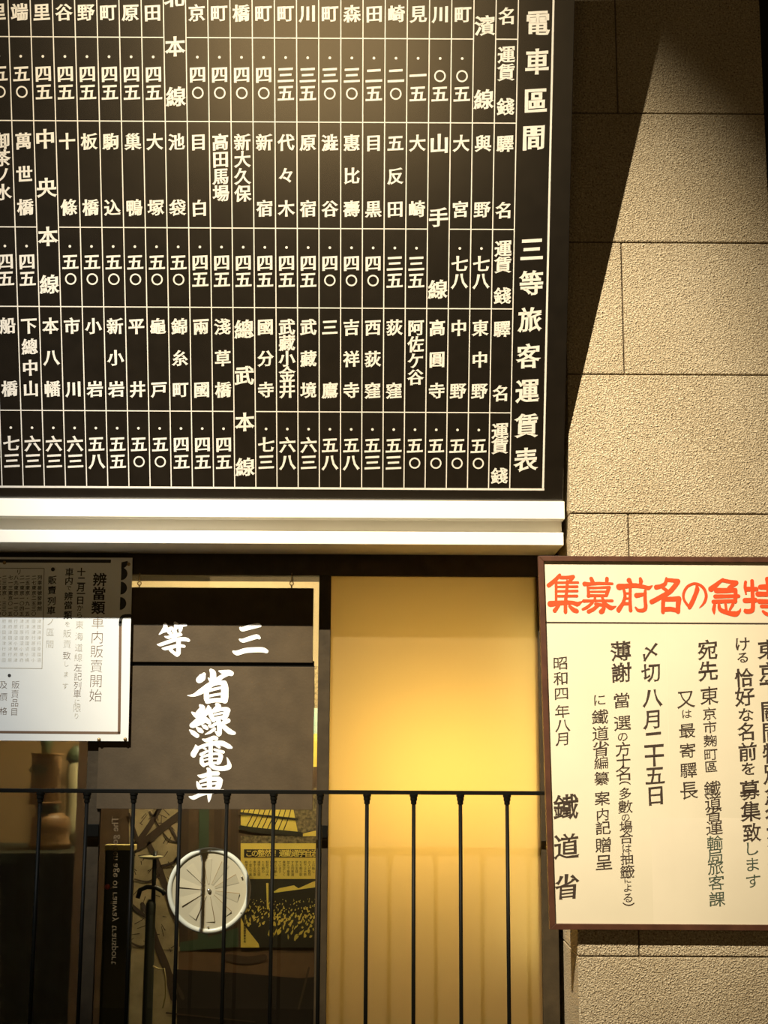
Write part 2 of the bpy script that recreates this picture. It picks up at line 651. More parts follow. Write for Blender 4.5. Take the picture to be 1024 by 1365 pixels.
def mull(n, pxa, pxb, label):
    xa = onY(pxa, 900, YF).x; xb = onY(pxb, 900, YF).x
    e = empty('trim_%d' % n, Matrix.Translation((xa, YF, ZB)))
    tag(e, label, kind='structure')
    MB().box(0, xb - xa, .0, .013, 0, ZH - ZB).build('post', M['frame_black'], e, bevel=.0015)
    zk0, zk1 = zy(1117, YF), zy(1100.5, YF)
    MB().box(.004, xb - xa - .001, -.004, .001, zk0 - ZB, zk1 - ZB).build('latch_plate', M['iron'], e, bevel=.0008)
    return xa, xb


mA = mull(3, 121, 140.5, 'black timber mullion between the hazy left window and the glazed middle window')
mB = mull(4, 424, 440, 'black timber mullion between the glazed middle window and the frosted window')
jx = onY(724, 1300, YF).x
jw = onY(746, 1300, YF).x - jx
e = empty('trim_5', Matrix.Translation((jx, YF, ZB)))
tag(e, 'black timber jamb between frosted window and stone wall', kind='structure')
MB().box(0, jw, -.0, .18, 0, ZH - ZB).build('post', M['frame_black'], e, bevel=.0015)
# lower sill below the picture
o = MB().box(XL, RET, YF - .10, YF + .06, ZB - .06, ZB).build('trim_6', M['frame_black']); tag(o, 'black sill under the ticket windows', kind='structure')
o = MB().box(XL, RET - .004, -.42, YF - .002, .76, .80).build('trim_7', M['frame_black'], bevel=.002); tag(o, 'black counter shelf below the iron bars', kind='structure')
o = MB().box(XL, RET, YF, YF + .06, -.02, ZB - .06).build('wall_counter', M['frame_black']); tag(o, 'dark panelled wall under the ticket windows', kind='structure')

# ---- panes
w1 = MB().box(XL, mA[0] + .006, YF + .014, YF + .017, ZB, ZH + .01).build('window_1', M['hazy'])
tag(w1, 'hazy glass pane at the left with a blurred counter behind it', kind='structure')
w2 = empty('window_2', Matrix.Translation((mA[1], YF + .014, ZB)))
tag(w2, 'clear glass pane of the middle ticket window behind the black sign', kind='structure')
MB().box(-.004, mB[0] - mA[1] + .004, 0, .004, 0, ZH + .01 - ZB).build('pane', M['glass'], w2)
w3 = MB().box(mB[1] - .001, jx + .001, YF + .014, YF + .017, ZB, ZH + .02).build('window_3', M['frosted'])
tag(w3, 'frosted cream window glowing from a lamp behind it', kind='structure')
w2e = w2

# reflection of English lettering in the middle pane, painted mirror-reversed on the glass
mb = MB()
pl = Plane((mA[1], YF + .014, ZB))
txt = 'The golden age of railway transport'
y_top, y_bot = 1088.0, 1286.0
top = pl.uv(157.8, y_top); bot = pl.uv(154.5, y_bot)
total = 0; adv = []
for ch in txt:
    if ch == ' ':
        wd = .28
    else:
        vs, _ = raw_glyph(ch)
        xs = [v[0] for v in vs]
        wd = (max(xs) - min(xs)) + .075
    adv.append(wd); total += wd
L = (bot - top).length
k = L / total
pos = 0
cx0, cy0, em0 = em_box()
for ch, wd in zip(txt, adv):
    if ch != ' ':
        vs, fs = raw_glyph(ch)
        x0 = min(v[0] for v in vs)
        base = top.lerp(bot, (pos + .03) / total)
        # advance runs down the pane, letter tops point left: a mirror image
        o = [(base.x - .010 * 0 - v[1] * k * .98, base.y - (v[0] - x0) * k, .0006) for v in vs]
        mb.add(o, fs)
    pos += wd
lt = flat(mb, 'reflection_lettering', M['reflection_text'], w2, join=True)
lt.matrix_parent_inverse = Matrix.Identity(4)
# pane's own frame: X right, Y into the room, Z up -> stand the reflected words upright on its front
lt.matrix_local = Matrix.Rotation(math.pi / 2, 4, 'X') @ Matrix.Translation((0, 0, 0))
lt['label'] = 'faint reflection of English words, painted mirror-reversed down the glass'

# ---- room behind the windows
o = MB().box(XL, RET + .2, 1.35, 1.40, .5, 3.0).build('wall_room', M['cream']); tag(o, 'cream back wall of the ticket office', kind='structure')
o = MB().box(XL - .05, XL, YF + .06, 1.35, .5, 3.0).build('wall_left', M['cream']); tag(o, kind='structure')
o = MB().box(XL, RET + .2, YF + .10, 1.40, 2.95, 3.0).build('ceiling', M['cream']); tag(o, kind='structure')
# light box of the frosted window
lb = empty('wall_light_box', Matrix.Translation((mB[1], .40, ZB)))
tag(lb, 'white box around the lamp of the frosted window', kind='structure')
bx0 = mB[1] - mB[1] - .010; bx1 = jx - .0065 - mB[1]
MB().box(bx0, bx1, .12, .13, 0, 1.42).build('back_panel', M['white_box'], lb)
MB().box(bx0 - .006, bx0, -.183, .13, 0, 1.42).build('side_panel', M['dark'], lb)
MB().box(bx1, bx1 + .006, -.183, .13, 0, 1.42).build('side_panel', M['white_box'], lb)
MB().box(bx0, bx1, -.14, .12, 1.40, 1.42).build('top_panel', M['white_box'], lb)

# left window: back panel and counter
YD = .72
pb = MB().box(XL, onY(165, 1000, .95).x, .95, .96, ZB, 2.4).build('wall_office', M['tan'])
tag(pb, 'tan partition behind the hazy left window', kind='structure')
zc = onY(60, 1131, YD).z
cn = empty('office_counter', Matrix.Translation((-.95, YD, 0)))
tag(cn, 'dark green office counter seen blurred through the hazy left window', 'counter')
MB().box(-.28, .34, -.14, .20, zc - .03, zc).build('worktop', M['green_counter'], cn, bevel=.003)
MB().box(-.27, .33, -.12, .19, -.02, zc - .03).build('front_panel', M['green_counter'], cn)

# ================================================================== COUNTER OBJECTS (blurred)
def wpx(px, py, Y=YD):
    return onY(px, py, Y)


sc = (wpx(100, 1050) - wpx(0, 1050)).x / 100.0    # metres per picture unit at the counter
base = wpx(60, 1131)
dv = empty('ticket_machine', Matrix.Translation((base.x, YD, zc)))
tag(dv, 'brown upright counter device with dark oval dial, blurred behind left window', 'machine')
k = sc
MB().lathe([(27 * k, 0), (28 * k, 8 * k), (24 * k, 12 * k), (26 * k, 26 * k), (24 * k, 40 * k), (14 * k, 46 * k)], (6 * k, 0, 0), 28).build('base', M['dev_brown'], dv, smooth=True)
MB().lathe([(13 * k, 44 * k), (17 * k, 58 * k)], (1 * k, 0, 0), 24).build('neck', M['dev_green'], dv, smooth=True)
MB().lathe([(21 * k, 57 * k), (21.5 * k, 60 * k), (19.5 * k, 61 * k), (19.5 * k, 121 * k), (21.5 * k, 122 * k), (21.5 * k, 124.5 * k)], (-3 * k, 0, 0), 28).build('body', M['dev_brown'], dv, smooth=False)
MB().lathe([(6 * k, 124 * k), (6 * k, 132 * k), (8 * k, 134 * k), (8 * k, 146 * k), (4 * k, 150 * k)], (-4 * k, 0, 0), 20).build('top_knob', M['dev_green'], dv, smooth=True)
dl = MB().lathe([(11.5 * k, 0), (11.5 * k, 2 * k)], (0, 0, 0), 24, axis='y').build('dial', M['dev_green'], dv)
dl.location = (-9 * k, -21.5 * k, 103 * k); dl.scale = (1, 1, .62)
MB().tube([(-17 * k, -22.5 * k, 103 * k), (-8 * k, -22.5 * k, 79 * k)], .7 * k, 8).tube([(-8 * k, -22.5 * k, 83 * k), (2 * k, -22.5 * k, 96 * k)], .6 * k, 8).build('pointer', M['dev_pale'], dv)

b2 = wpx(98, 1131, YD + .14)
jr = empty('ceramic_jar', Matrix.Translation((b2.x, YD + .14, zc)))
tag(jr, 'pale olive cylinder with a green top, blurred beside the brown counter device', 'jar')
MB().lathe([(13 * k, 0), (14 * k, 20 * k), (12 * k, 60 * k), (14 * k, 70 * k), (14 * k, 104 * k), (10 * k, 112 * k)], (0, 0, 0), 24).build('body', M['dev_pale'], jr, smooth=True)
MB().lathe([(11 * k, 111 * k), (16 * k, 116 * k), (12 * k, 128 * k), (5 * k, 134 * k)], (0, 0, 0), 20).build('lid', M['dev_green'], jr, smooth=True)

# ================================================================== PHOTO MURAL behind the middle window
YM = .52
org = onY(420, 1365, YM); org.z = ZB
mp = Plane((mA[1] + .0, YM, ZB))
mu = empty('photo_mural', mp.m)
tag(mu, 'printed panel with tree, tiled roof, yellow notice and crowd behind middle window', 'poster')


def mq(mb, pts, z=.001):
    q = [mp.uv(x, y) for x, y in pts]
    mb.add([(p.x, p.y, z) for p in q], [tuple(range(len(q)))])


def mpatch(name, pts, m, z=.001, label=None):
    mb = MB(); mq(mb, pts, z)
    o = flat(mb, name, M[m], mu)
    if label: o['label'] = label
    return o


tl = mp.uv(110, 886); br = mp.uv(446, 1400)
MB().box(tl.x, br.x, 0, tl.y, -.012, 0).build('backing_board', M['m_base'], mu)
mpatch('printed_sky', [(172, 1060), (240, 1060), (240, 1400), (150, 1400), (172, 1180)], 'm_sky')
# branches of the bare tree
mb = MB()


def mbr(pts, z=.002):
    out = []
    for x, y, wd in pts:
        p = mp.uv(x, y); out.append((p.x, p.y, wd * .0019))
    mb.mark(); brush_stroke(mb, out, z)


for s in ([(245, 1082, 9), (215, 1105, 10), (190, 1125, 12), (165, 1135, 9)],
          [(222, 1062, 5), (200, 1100, 7), (180, 1128, 8)],
          [(196, 1120, 6), (210, 1150, 7), (222, 1185, 8), (232, 1215, 9), (245, 1240, 8)],
          [(232, 1330, 9), (222, 1290, 10), (208, 1255, 9), (200, 1225, 7), (190, 1205, 5)],
          [(205, 1230, 4), (180, 1210, 4), (168, 1196, 3)],
          [(226, 1100, 3), (240, 1130, 3), (232, 1150, 2)],
          [(205, 1090, 3), (214, 1070, 3)], [(184, 1120, 4), (172, 1085, 3)],
          [(212, 1155, 3), (230, 1150, 3), (238, 1140, 2)], [(215, 1165, 3), (198, 1175, 2), (180, 1172, 2)],
          [(206, 1250, 3), (190, 1262, 3), (172, 1255, 2)], [(222, 1190, 3), (236, 1180, 2)],
          [(200, 1082, 2), (224, 1118, 2), (244, 1122, 2)], [(230, 1300, 4), (244, 1330, 5)]):
    mbr(s)
flat(mb, 'printed_branches', M['m_branch'], mu)
random.seed(3)
mb = MB()
for i in range(60):
    x = random.uniform(168, 238); y = random.uniform(1085, 1270)
    a = random.uniform(0, 6.28); l = random.uniform(4, 14)
    mbr([(x, y, 1.2), (x + l * math.cos(a), y + l * math.sin(a), .6)], .0016)
flat(mb, 'printed_twigs', M['m_branch'], mu, join=True)
# brown curtain-like stripes
for x0, x1, m in ((241, 252, 'm_stripe'), (266, 279, 'm_green'), (286, 296, 'm_stripe'), (308, 318, 'm_stripe')):
    mpatch('printed_stripe', [(x0, 1060), (x1, 1060), (x1 - 2, 1262), (x0 - 2, 1262)], m, .0013)
mb = MB()
mq(mb, [(240, 1256), (275, 1250), (318, 1236), (318, 1262), (240, 1268)], .0018)
flat(mb, 'printed_meadow', M['m_green'], mu)
# tiled roof
mpatch('printed_roof', [(321, 1050), (386, 1050), (397, 1109), (383, 1112), (321, 1100)], 'm_yellow', .0014)
mb = MB()
for i in range(10):
    xa = 330 + i * 6.6
    pa = [(xa + 3, 1060, 1.0), (xa - 4 - (1.5 - i * .2) * 2, 1086, 1.1), (xa - 11 - (4.5 - i * .5) * 1.6, 1106, 1.3)]
    pa = [p for p in pa if p[0] > 321.5]
    if len(pa) > 1:
        mbr(pa, .002)
mbr([(321, 1084, 3), (350, 1087, 2.2), (396, 1092, 3)], .0021)
mbr([(321, 1103, 5), (345, 1107, 7), (370, 1109, 6), (400, 1112, 6)], .0021)
flat(mb, 'printed_roof_tiles', M['m_black'], mu)
mpatch('printed_foliage', [(387, 1050), (440, 1050), (440, 1104), (405, 1110), (397, 1108)], 'm_foliage', .0014)
mpatch('printed_eave', [(404, 1111), (440, 1103), (440, 1114), (404, 1114.5)], 'm_yellow', .0016)
mpatch('printed_street', [(321, 1114), (440, 1114), (440, 1124), (321, 1124)], 'm_foliage', .0013)
# upper strip seen past the sign's edge
mpatch('printed_foliage', [(405, 888), (440, 888), (440, 944), (405, 944)], 'm_foliage', .0013)
mpatch('printed_pale_block', [(405, 944), (440, 944), (440, 978), (405, 978)], 'm_cyan', .0013)
mpatch('printed_yellow_block', [(405, 978), (440, 978), (440, 1022), (405, 1022)], 'm_yellow', .0013)
# yellow notice with a black heading
mpatch('printed_notice', [(321, 1124), (440, 1124), (440, 1171.5), (321, 1171.5)], 'm_yellow', .0016, 'yellow notice with black heading band')
mpatch('printed_heading', [(325.5, 1132), (440, 1132), (440, 1143), (325.5, 1143)], 'm_black', .0020)
mb = MB()
for i, ch in enumerate('この整然！！通勤通学自治会'):
    xx = (332, 340, 348.5, 357.5, 364.5, 369.5, 377, 385.5, 394, 402.5, 411, 419.5, 428)[i]
    p = mp.uv(xx, 1137.5)
    put(mb, ch, p.x, p.y, 9.0 * .00188, .0024, style=BOLD)
flat(mb, 'heading_lettering', M['m_yellow'], mu)
mb = MB()
body = '秩序正しく並んで乗車する列車通学の生徒たち朝の駅前では大勢の人が整然と行動しています'
j = 0
for i in range(17):
    xx = 328.5 + i * 5.6
    n = 5 if i % 4 else 4
    for q in range(n):
        p = mp.uv(xx, 1149.5 + q * 4.1)
        put(mb, body[j % len(body)], p.x, p.y, 3.9 * .00188, .0022, style=PLAIN); j += 1
o = flat(mb, 'notice_lettering', M['m_black'], mu, join=True)
# crowd photograph
mpatch('printed_crowd_photo', [(321, 1171.5), (440, 1171.5), (440, 1263), (321, 1263)], 'm_black', .0015, 'photograph of a dense crowd')
mb = MB()
mq(mb, [(364, 1189), (372, 1184), (392, 1180), (398, 1184), (418, 1175), (440, 1170), (440, 1180), (366, 1190)], .0019)
mq(mb, [(321, 1263), (321, 1222), (327, 1235), (345, 1258), (346, 1263)], .0019)
mq(mb, [(355, 1177), (358, 1177), (358, 1212), (356, 1212)], .0019)
random.seed(11)
for i in range(480):
    x = random.uniform(324, 436)
    y0 = 1200 + max(0, (352 - x)) * .1
    y = random.uniform(1198, 1250)
    if y > 1236 and x < 352: continue
    sz = .6 + (y - 1198) / 52 * 1.9
    a = random.uniform(-.5, .9)
    if random.random() < .25 + (y > 1232) * .45: continue
    w_, h_ = sz * random.uniform(.5, 1.1), sz * random.uniform(1.0, 2.4)
    pts = []
    for q in range(7):
        t = 2 * math.pi * q / 7
        rr = random.uniform(.6, 1.1)
        ex, ey = w_ * math.cos(t) * rr, h_ * math.sin(t) * rr
        pts.append((x + ex * math.cos(a) - ey * math.sin(a), y + ex * math.sin(a) + ey * math.cos(a)))
    mq(mb, pts, .0019 + i * 1e-7)
flat(mb, 'crowd_highlights', M['m_yellow'], mu, join=True)
mb = MB()
for q in range(9):
    p = mp.uv(326.5, 1226 + q * 3.6)
    put(mb, '全国鉄道通学青年会'[q], p.x, p.y, 3.2 * .00188, .0023, style=BOLD)
flat(mb, 'caption_lettering', M['m_black'], mu, join=True)
# ground below
mpatch('printed_ground', [(238, 1268), (300, 1270), (440, 1270), (440, 1300), (400, 1304), (320, 1297), (238, 1292)], 'm_ground', .0014)
mpatch('printed_dark_ground', [(236, 1292), (320, 1297), (400, 1304), (440, 1300), (440, 1420), (236, 1420)], 'm_dark', .0013)
mb = MB()
mbr([(222, 1350, 2.0), (280, 1356, 1.6), (340, 1362, 1.4)], .002)
mbr([(412, 1290, 2.5), (405, 1318, 3), (398, 1345, 2.5)], .002)
mbr([(304, 1276, 9), (330, 1280, 10), (352, 1276, 8)], .0022)
flat(mb, 'printed_shadows', M['m_stripe'], mu)

# ================================================================== things behind the middle window; the panel is a reflection built as an object
YP = .30
p0 = onY(141, 1126, YP); p1 = onY(178, 1126, YP)
pn = empty('reflected_panel', Matrix.Translation((p0.x, YP, ZB)))
tag(pn, 'reflection of a tall green-black panel with yellow cap, built as an object behind the glass', 'panel')
MB().box(0, p1.x - p0.x, 0, .02, 0, p0.z - ZB - .012).build('board', M['reflection_and_stand_green'], pn, bevel=.001)  # board and cap are parts of the reflected panel
MB().box(-.001, p1.x - p0.x + .004, -.006, .024, p0.z - ZB - .012, p0.z - ZB).build('cap', M['reflection_and_handle_yellow'], pn, bevel=.001)
q = onY(143.5, 1182, YP)
MB().lathe([(.006, 0), (.0062, -.004), (.003, -.006)], (q.x - p0.x, 0, q.z - ZB), 16, axis='y').build('reflected_red_button', M['reflected_red'], pn, smooth=True)

p2 = onY(198, 1365, YP)
st = empty('stanchion', Matrix.Translation((p2.x, YP, ZB)))
tag(st, 'dark green stanchion with a round tray and arched arm behind the middle window', 'stand')
s1 = (onY(100, 1200, YP) - onY(0, 1200, YP)).x / 100
z1 = onY(198, 1205, YP).z - ZB; z2 = onY(198, 1142, YP).z - ZB; z3 = onY(198, 1184, YP).z - ZB
MB().lathe([(8 * s1, 0), (8 * s1, .02), (7.2 * s1, .03), (6.6 * s1, z1), (3 * s1, z1 + .01)], (-2 * s1, 0, 0), 20).build('post', M['reflection_and_stand_green'], st, smooth=True)
MB().lathe([(3 * s1, z1 - .01), (2.6 * s1, z2 + .012)], (1 * s1, 0, 0), 14).build('rod', M['reflection_and_stand_green'], st, smooth=True)
MB().lathe([(2 * s1, z2 - .006), (15 * s1, z2 - .002), (16 * s1, z2 + .001), (3 * s1, z2 + .002)], (-4 * s1, 0, 0), 24).build('tray', M['dev_pale'], st, smooth=True)
MB().tube([(-20 * s1, 0, z3 - .022), (-17 * s1, 0, z3 - .004), (-8 * s1, 0, z3 + .003), (4 * s1, 0, z3 + .002), (13 * s1, 0, z3 - .006), (16 * s1, 0, z3 - .014)], 3.2 * s1, 10).build('arm', M['reflection_and_stand_green'], st, smooth=True)
pa = [onY(x, y, YP - .01) for x, y in ((204, 1288), (212, 1292), (219, 1291), (221, 1305), (221, 1325), (217, 1344))]
MB().tube([(p.x - p2.x, -.01, p.z - ZB) for p in pa], 1.0 * s1, 8).build('curved_handle', M['reflection_and_handle_yellow'], st, smooth=True)

# ================================================================== SPEAKING DISC on the middle pane
c = onY(278.8, 1186.8, YF + .010)
r1 = (onY(334.5, 1187, YF + .01) - c).x
dk = empty('speaking_disc', Matrix.Translation((c.x, YF + .0135, c.z)))
tag(dk, 'round cloudy acrylic speaking disc with radial louvres on the middle window', 'speaking disc')
MB().lathe([(r1 - .0105, 0), (r1 - .0105, -.004), (r1 - .008, -.0075), (r1 - .003, -.0075), (r1, -.004), (r1, 0)], (0, 0, 0), 64, axis='y', cap=False).build('rim', M['rim'], dk, smooth=True)
MB().lathe([(r1 - .009, -.0002), (r1 - .009, -.0028)], (0, 0, 0), 64, axis='y').build('plate', M['disc'], dk)
for i in range(10):
    a = math.radians(90 + 4 + 36 * i)
    mb = MB()
    r0_, r2_ = .014, r1 * .735
    ha = math.radians(8)
    tilt = .0014
    vs = []
    for sgn in (-1, 1):
        for rr in (r0_, r2_):
            an = a + sgn * ha
            y = -.0034 - (tilt * (1 + sgn) * rr / r2_)
            vs.append((rr * math.cos(an), y, rr * math.sin(an)))
            vs.append((rr * math.cos(an), -.0026, rr * math.sin(an)))
    mb.add(vs, [(0, 2, 6, 4), (0, 1, 3, 2), (4, 6, 7, 5), (2, 3, 7, 6), (0, 4, 5, 1), (1, 5, 7, 3)])
    # dark slot along one long side and the outer end
    b = mb.build('louvre_blade', M['disc_blade'], dk)
    sl = MB()
    an = a + ha
    d = Vector((math.cos(an), 0, math.sin(an))); nn = Vector((-math.sin(an), 0, math.cos(an)))
    e0 = d * r0_; e1 = d * r2_
    t = .0006
    sl.add([e0 + Vector((0, -.0036, 0)), e1 + Vector((0, -.0036, 0)), e1 + nn * t * 2 + Vector((0, -.0036, 0)), e0 + nn * t + Vector((0, -.0036, 0)),
            e0 + Vector((0, -.0028, 0)), e1 + Vector((0, -.0028, 0)), e1 + nn * t * 2 + Vector((0, -.0028, 0)), e0 + nn * t + Vector((0, -.0028, 0))],
           [(0, 1, 2, 3), (4, 7, 6, 5), (0, 4, 5, 1), (1, 5, 6, 2), (2, 6, 7, 3), (3, 7, 4, 0)])
    sl.build('slot', M['brass'], b)
MB().lathe([(.0042, -.0028), (.0046, -.006), (.003, -.009), (.001, -.0095)], (0, 0, 0), 20, axis='y').build('hub_bolt', M['steel'], dk, smooth=True)
for an in (90, 22, -33, -90, 213):
    x, z = (r1 - .006 if an != 22 else r1 - .015) * math.cos(math.radians(an)), (r1 - .006 if an not in (22, -90) else r1 - .015) * math.sin(math.radians(an))
    MB().lathe([(.0019, -.002), (.0019, -.0080), (.0008, -.0088)], (x, 0, z), 12, axis='y').build('screw', M['steel'], dk)

# ================================================================== BLACK HANGING SIGN (third class / ministry line trains)
SY = YF - .007
sp = Plane(onY(141, 1080, SY))
sg = empty('hanging_sign', sp.m)
tag(sg, 'black two-part hanging sign with white brush characters in the middle window', 'sign')
a = sp.uv(140, 782.5); b = sp.uv(416.7, 884)
c0 = sp.uv(416.7, 1079.5); d0 = sp.uv(144, 887.5)
MB().box(a.x, b.x, b.y + .001, a.y, -.007, 0).build('upper_plate', M['sign_black'], sg, bevel=.0008)
MB().box(a.x, c0.x, c0.y, d0.y, -.007, 0).build('lower_plate', M['sign_black'], sg, bevel=.0008)
MB().box(a.x, c0.x - .001, d0.y - .004, b.y + .005, -.010, -.0065).build('joint_strip', M['iron'], sg)


def trace(parent, plane, strokes, x0, y0, s, m, name, z=.0009, label=None, fat=1.0):
    mb = MB()
    kk = abs((plane.uv(x0 + 50, y0) - plane.uv(x0, y0)).x) / 50.0
    for i, st_ in enumerate(strokes):
        out = []
        for x, y, wd in st_:
            p = plane.uv(x0 + x / s, y0 + y / s)
            out.append((p.x, p.y, wd / s * kk * fat))
        brush_stroke(mb, out, z)
    o = flat(union_flat(mb, z), name, m, parent)
    if label: o['label'] = label
    return o


TOU = [[(340, 120, 70), (350, 190, 110), (290, 280, 80), (215, 350, 30)], [(300, 290, 60), (400, 250, 90), (490, 215, 90)],
       [(430, 300, 80), (470, 330, 80)], [(570, 90, 60), (605, 150, 120), (570, 240, 80), (520, 280, 50)],
       [(600, 210, 60), (720, 150, 80), (820, 143, 55)], [(700, 200, 100), (690, 265, 80)],
       [(335, 400, 22), (420, 420, 75), (560, 375, 90), (680, 355, 90), (710, 360, 60)],
       [(570, 290, 90), (570, 380, 100), (550, 470, 100)],
       [(165, 580, 20), (240, 585, 80), (400, 530, 88), (600, 470, 88), (800, 465, 95), (880, 490, 70)],
       [(275, 670, 20), (350, 675, 85), (500, 640, 85), (650, 610, 85), (780, 625, 65)],
       [(650, 500, 105), (650, 640, 100), (645, 780, 105), (620, 830, 70)], [(620, 810, 105), (540, 770, 70), (470, 700, 90)]]
SAN = [[(350, 205, 50), (400, 235, 105), (560, 190, 118), (740, 150, 110), (795, 158, 70)],
       [(335, 468, 40), (410, 495, 95), (560, 450, 108), (720, 405, 108), (780, 432, 70)],
       [(190, 745, 50), (280, 775, 115), (450, 725, 118), (650, 705, 118), (850, 705, 118), (945, 738, 90)]]
SHOU = [[(370, 190, 70), (330, 250, 140), (285, 290, 125)], [(495, 115, 60), (530, 160, 110), (535, 230, 115), (530, 300, 110)],
        [(450, 260, 25), (490, 310, 60)], [(640, 130, 22), (720, 150, 80), (820, 160, 105), (865, 175, 95)],
        [(800, 180, 80), (700, 230, 80), (560, 330, 100), (430, 420, 115), (300, 510, 105), (180, 570, 55), (70, 575, 12)],
        [(415, 450, 88), (413, 560, 95), (418, 640, 98), (445, 690, 75)], [(520, 370, 90), (620, 345, 80), (720, 345, 85)],
        [(735, 355, 110), (748, 450, 135), (745, 600, 140), (750, 670, 105)],
        [(430, 492, 62), (560, 460, 55), (690, 430, 55)], [(430, 592, 55), (560, 565, 48), (690, 545, 48)],
        [(430, 685, 85), (560, 662, 78), (760, 665, 90)]]
SEN = [[(300, 75, 50), (340, 120, 105), (260, 210, 85), (210, 260, 60)], [(150, 200, 30), (220, 250, 85), (310, 300, 105)],
       [(450, 90, 45), (440, 160, 95), (330, 280, 105), (200, 400, 105), (150, 435, 90)],
       [(170, 440, 90), (300, 390, 85), (400, 340, 85)], [(380, 300, 60), (440, 360, 95), (475, 395, 60)],
       [(330, 430, 20), (380, 460, 80), (425, 492, 55)], [(230, 475, 22), (290, 520, 90), (335, 550, 60)],
       [(108, 520, 22), (170, 570, 85), (245, 625, 80)], [(600, 55, 60), (635, 90, 95), (570, 150, 85)],
       [(475, 130, 60), (485, 220, 88), (540, 340, 80)], [(540, 175, 75), (660, 145, 70), (770, 140, 75), (800, 165, 105)],
       [(785, 170, 120), (765, 250, 110), (730, 310, 80)], [(560, 240, 40), (700, 212, 42)],
       [(540, 330, 75), (640, 300, 70), (720, 290, 75)], [(630, 330, 80), (650, 450, 88), (650, 580, 88), (640, 610, 60)],
       [(625, 595, 70), (570, 540, 20)], [(450, 440, 25), (500, 455, 60), (600, 400, 60), (640, 390, 65)],
       [(560, 500, 60), (480, 560, 55), (390, 600, 16)], [(810, 350, 85), (760, 370, 90), (700, 400, 60)],
       [(680, 400, 60), (740, 470, 88), (840, 550, 98), (920, 578, 60)]]
DEN = [[(345, 75, 25), (420, 95, 75), (540, 50, 78), (595, 60, 72)], [(218, 185, 30), (230, 250, 105), (180, 340, 108), (182, 365, 88)],
       [(250, 240, 65), (400, 180, 65), (560, 148, 85), (700, 150, 98), (820, 205, 85), (868, 225, 45)],
       [(490, 100, 75), (490, 300, 80), (490, 480, 82), (510, 560, 80)], [(330, 215, 36), (400, 252, 40)],
       [(315, 350, 62), (430, 290, 46)], [(590, 185, 40), (650, 222, 46)], [(560, 262, 44), (720, 308, 58)],
       [(325, 420, 66), (330, 500, 80), (365, 548, 70)], [(330, 400, 40), (450, 362, 50), (600, 336, 52), (680, 368, 66)],
       [(675, 390, 88), (645, 480, 88), (620, 505, 72)], [(370, 455, 26), (470, 430, 34), (640, 425, 34)],
       [(360, 545, 56), (480, 512, 52), (640, 505, 50)],
       [(500, 540, 88), (560, 590, 78), (700, 607, 88), (820, 575, 100), (820, 500, 60), (785, 400, 8)]]
SHA = [[(258, 185, 22), (330, 200, 76), (480, 155, 78), (620, 150, 78)], [(435, 62, 45), (465, 110, 88), (468, 300, 92), (470, 500, 96), (465, 600, 66), (456, 668, 18)],
       [(242, 300, 26), (270, 370, 80), (310, 450, 80)], [(300, 300, 46), (450, 252, 72), (620, 248, 84), (670, 280, 88)],
       [(655, 290, 108), (640, 370, 108), (600, 440, 108)], [(330, 362, 40), (450, 345, 44), (620, 325, 50)],
       [(330, 440, 60), (620, 425, 70)], [(100, 572, 20), (180, 590, 78), (320, 530, 70), (500, 490, 66), (720, 468, 62)]]
for st_, x0, y0, s in ((TOU, 200, 825, 17.07), (SAN, 300, 825, 17.07), (SHOU, 245, 885, 13.65), (SEN, 245, 935, 13.65), (DEN, 245, 980, 13.65), (SHA, 245, 1020, 13.65)):
    trace(sg, sp, st_, x0, y0, s, M['white_brush'], 'brush_character')
# wire hooks
for px in (186, 389):
    t = sp.uv(px, 766); bt = sp.uv(px, 783)
    mb = MB()
    mb.tube([(t.x, t.y + .004, -.003), (t.x, bt.y + .014, -.003)], .0012, 8)
    rr = .0042
    mb.tube([(t.x + rr * math.cos(q), bt.y + .0095 + rr * math.sin(q), -.003) for q in [2 * math.pi * i / 16 + math.pi / 2 for i in range(17)]], .0012, 6)
    mb.build('hanging_hook', M['brass'], sg, smooth=True)
    MB().tube([(t.x, bt.y + .0058, -.003), (t.x, bt.y - .004, -.003)], .0016, 8).build('eyelet', M['brass'], sg)

# ================================================================== PALE ENAMEL NOTICE top left of the counter
WY = YF - .020
wp = Plane(onY(0, 988, WY))
nb = empty('enamel_notice', wp.m)
tag(nb, 'pale enamel notice with black border and vertical lettering, left of the hanging sign', 'notice')
A = wp.uv(176.5, 743.5); B = wp.uv(171, 988)
xr0, xr1 = A.x, B.x
yl = B.y
mb = MB()
Lx = XL + .1 - wp.o.x
vs = [(Lx, yl, -.003), (xr1, yl, -.003), (xr0, A.y, -.003), (Lx, A.y, -.003), (Lx, yl, 0), (xr1, yl, 0), (xr0, A.y, 0), (Lx, A.y, 0)]
mb.add(vs, [(0, 3, 2, 1), (4, 5, 6, 7), (0, 1, 5, 4), (1, 2, 6, 5), (2, 3, 7, 6), (3, 0, 4, 7)])
mb.build('sheet', M['enamel'], nb)
KW = abs((wp.uv(100, 860) - wp.uv(50, 860)).x) / 50


def wline(mb, x0, y0, x1, y1, t):
    p, q = wp.uv(x0, y0), wp.uv(x1, y1)
    d = (q - p).normalized(); n = Vector((-d.y, d.x)) * t * KW / 2
    mb.add([(*(p + n), .0005), (*(q + n), .0005), (*(q - n), .0005), (*(p - n), .0005)], [(0, 1, 2, 3)])


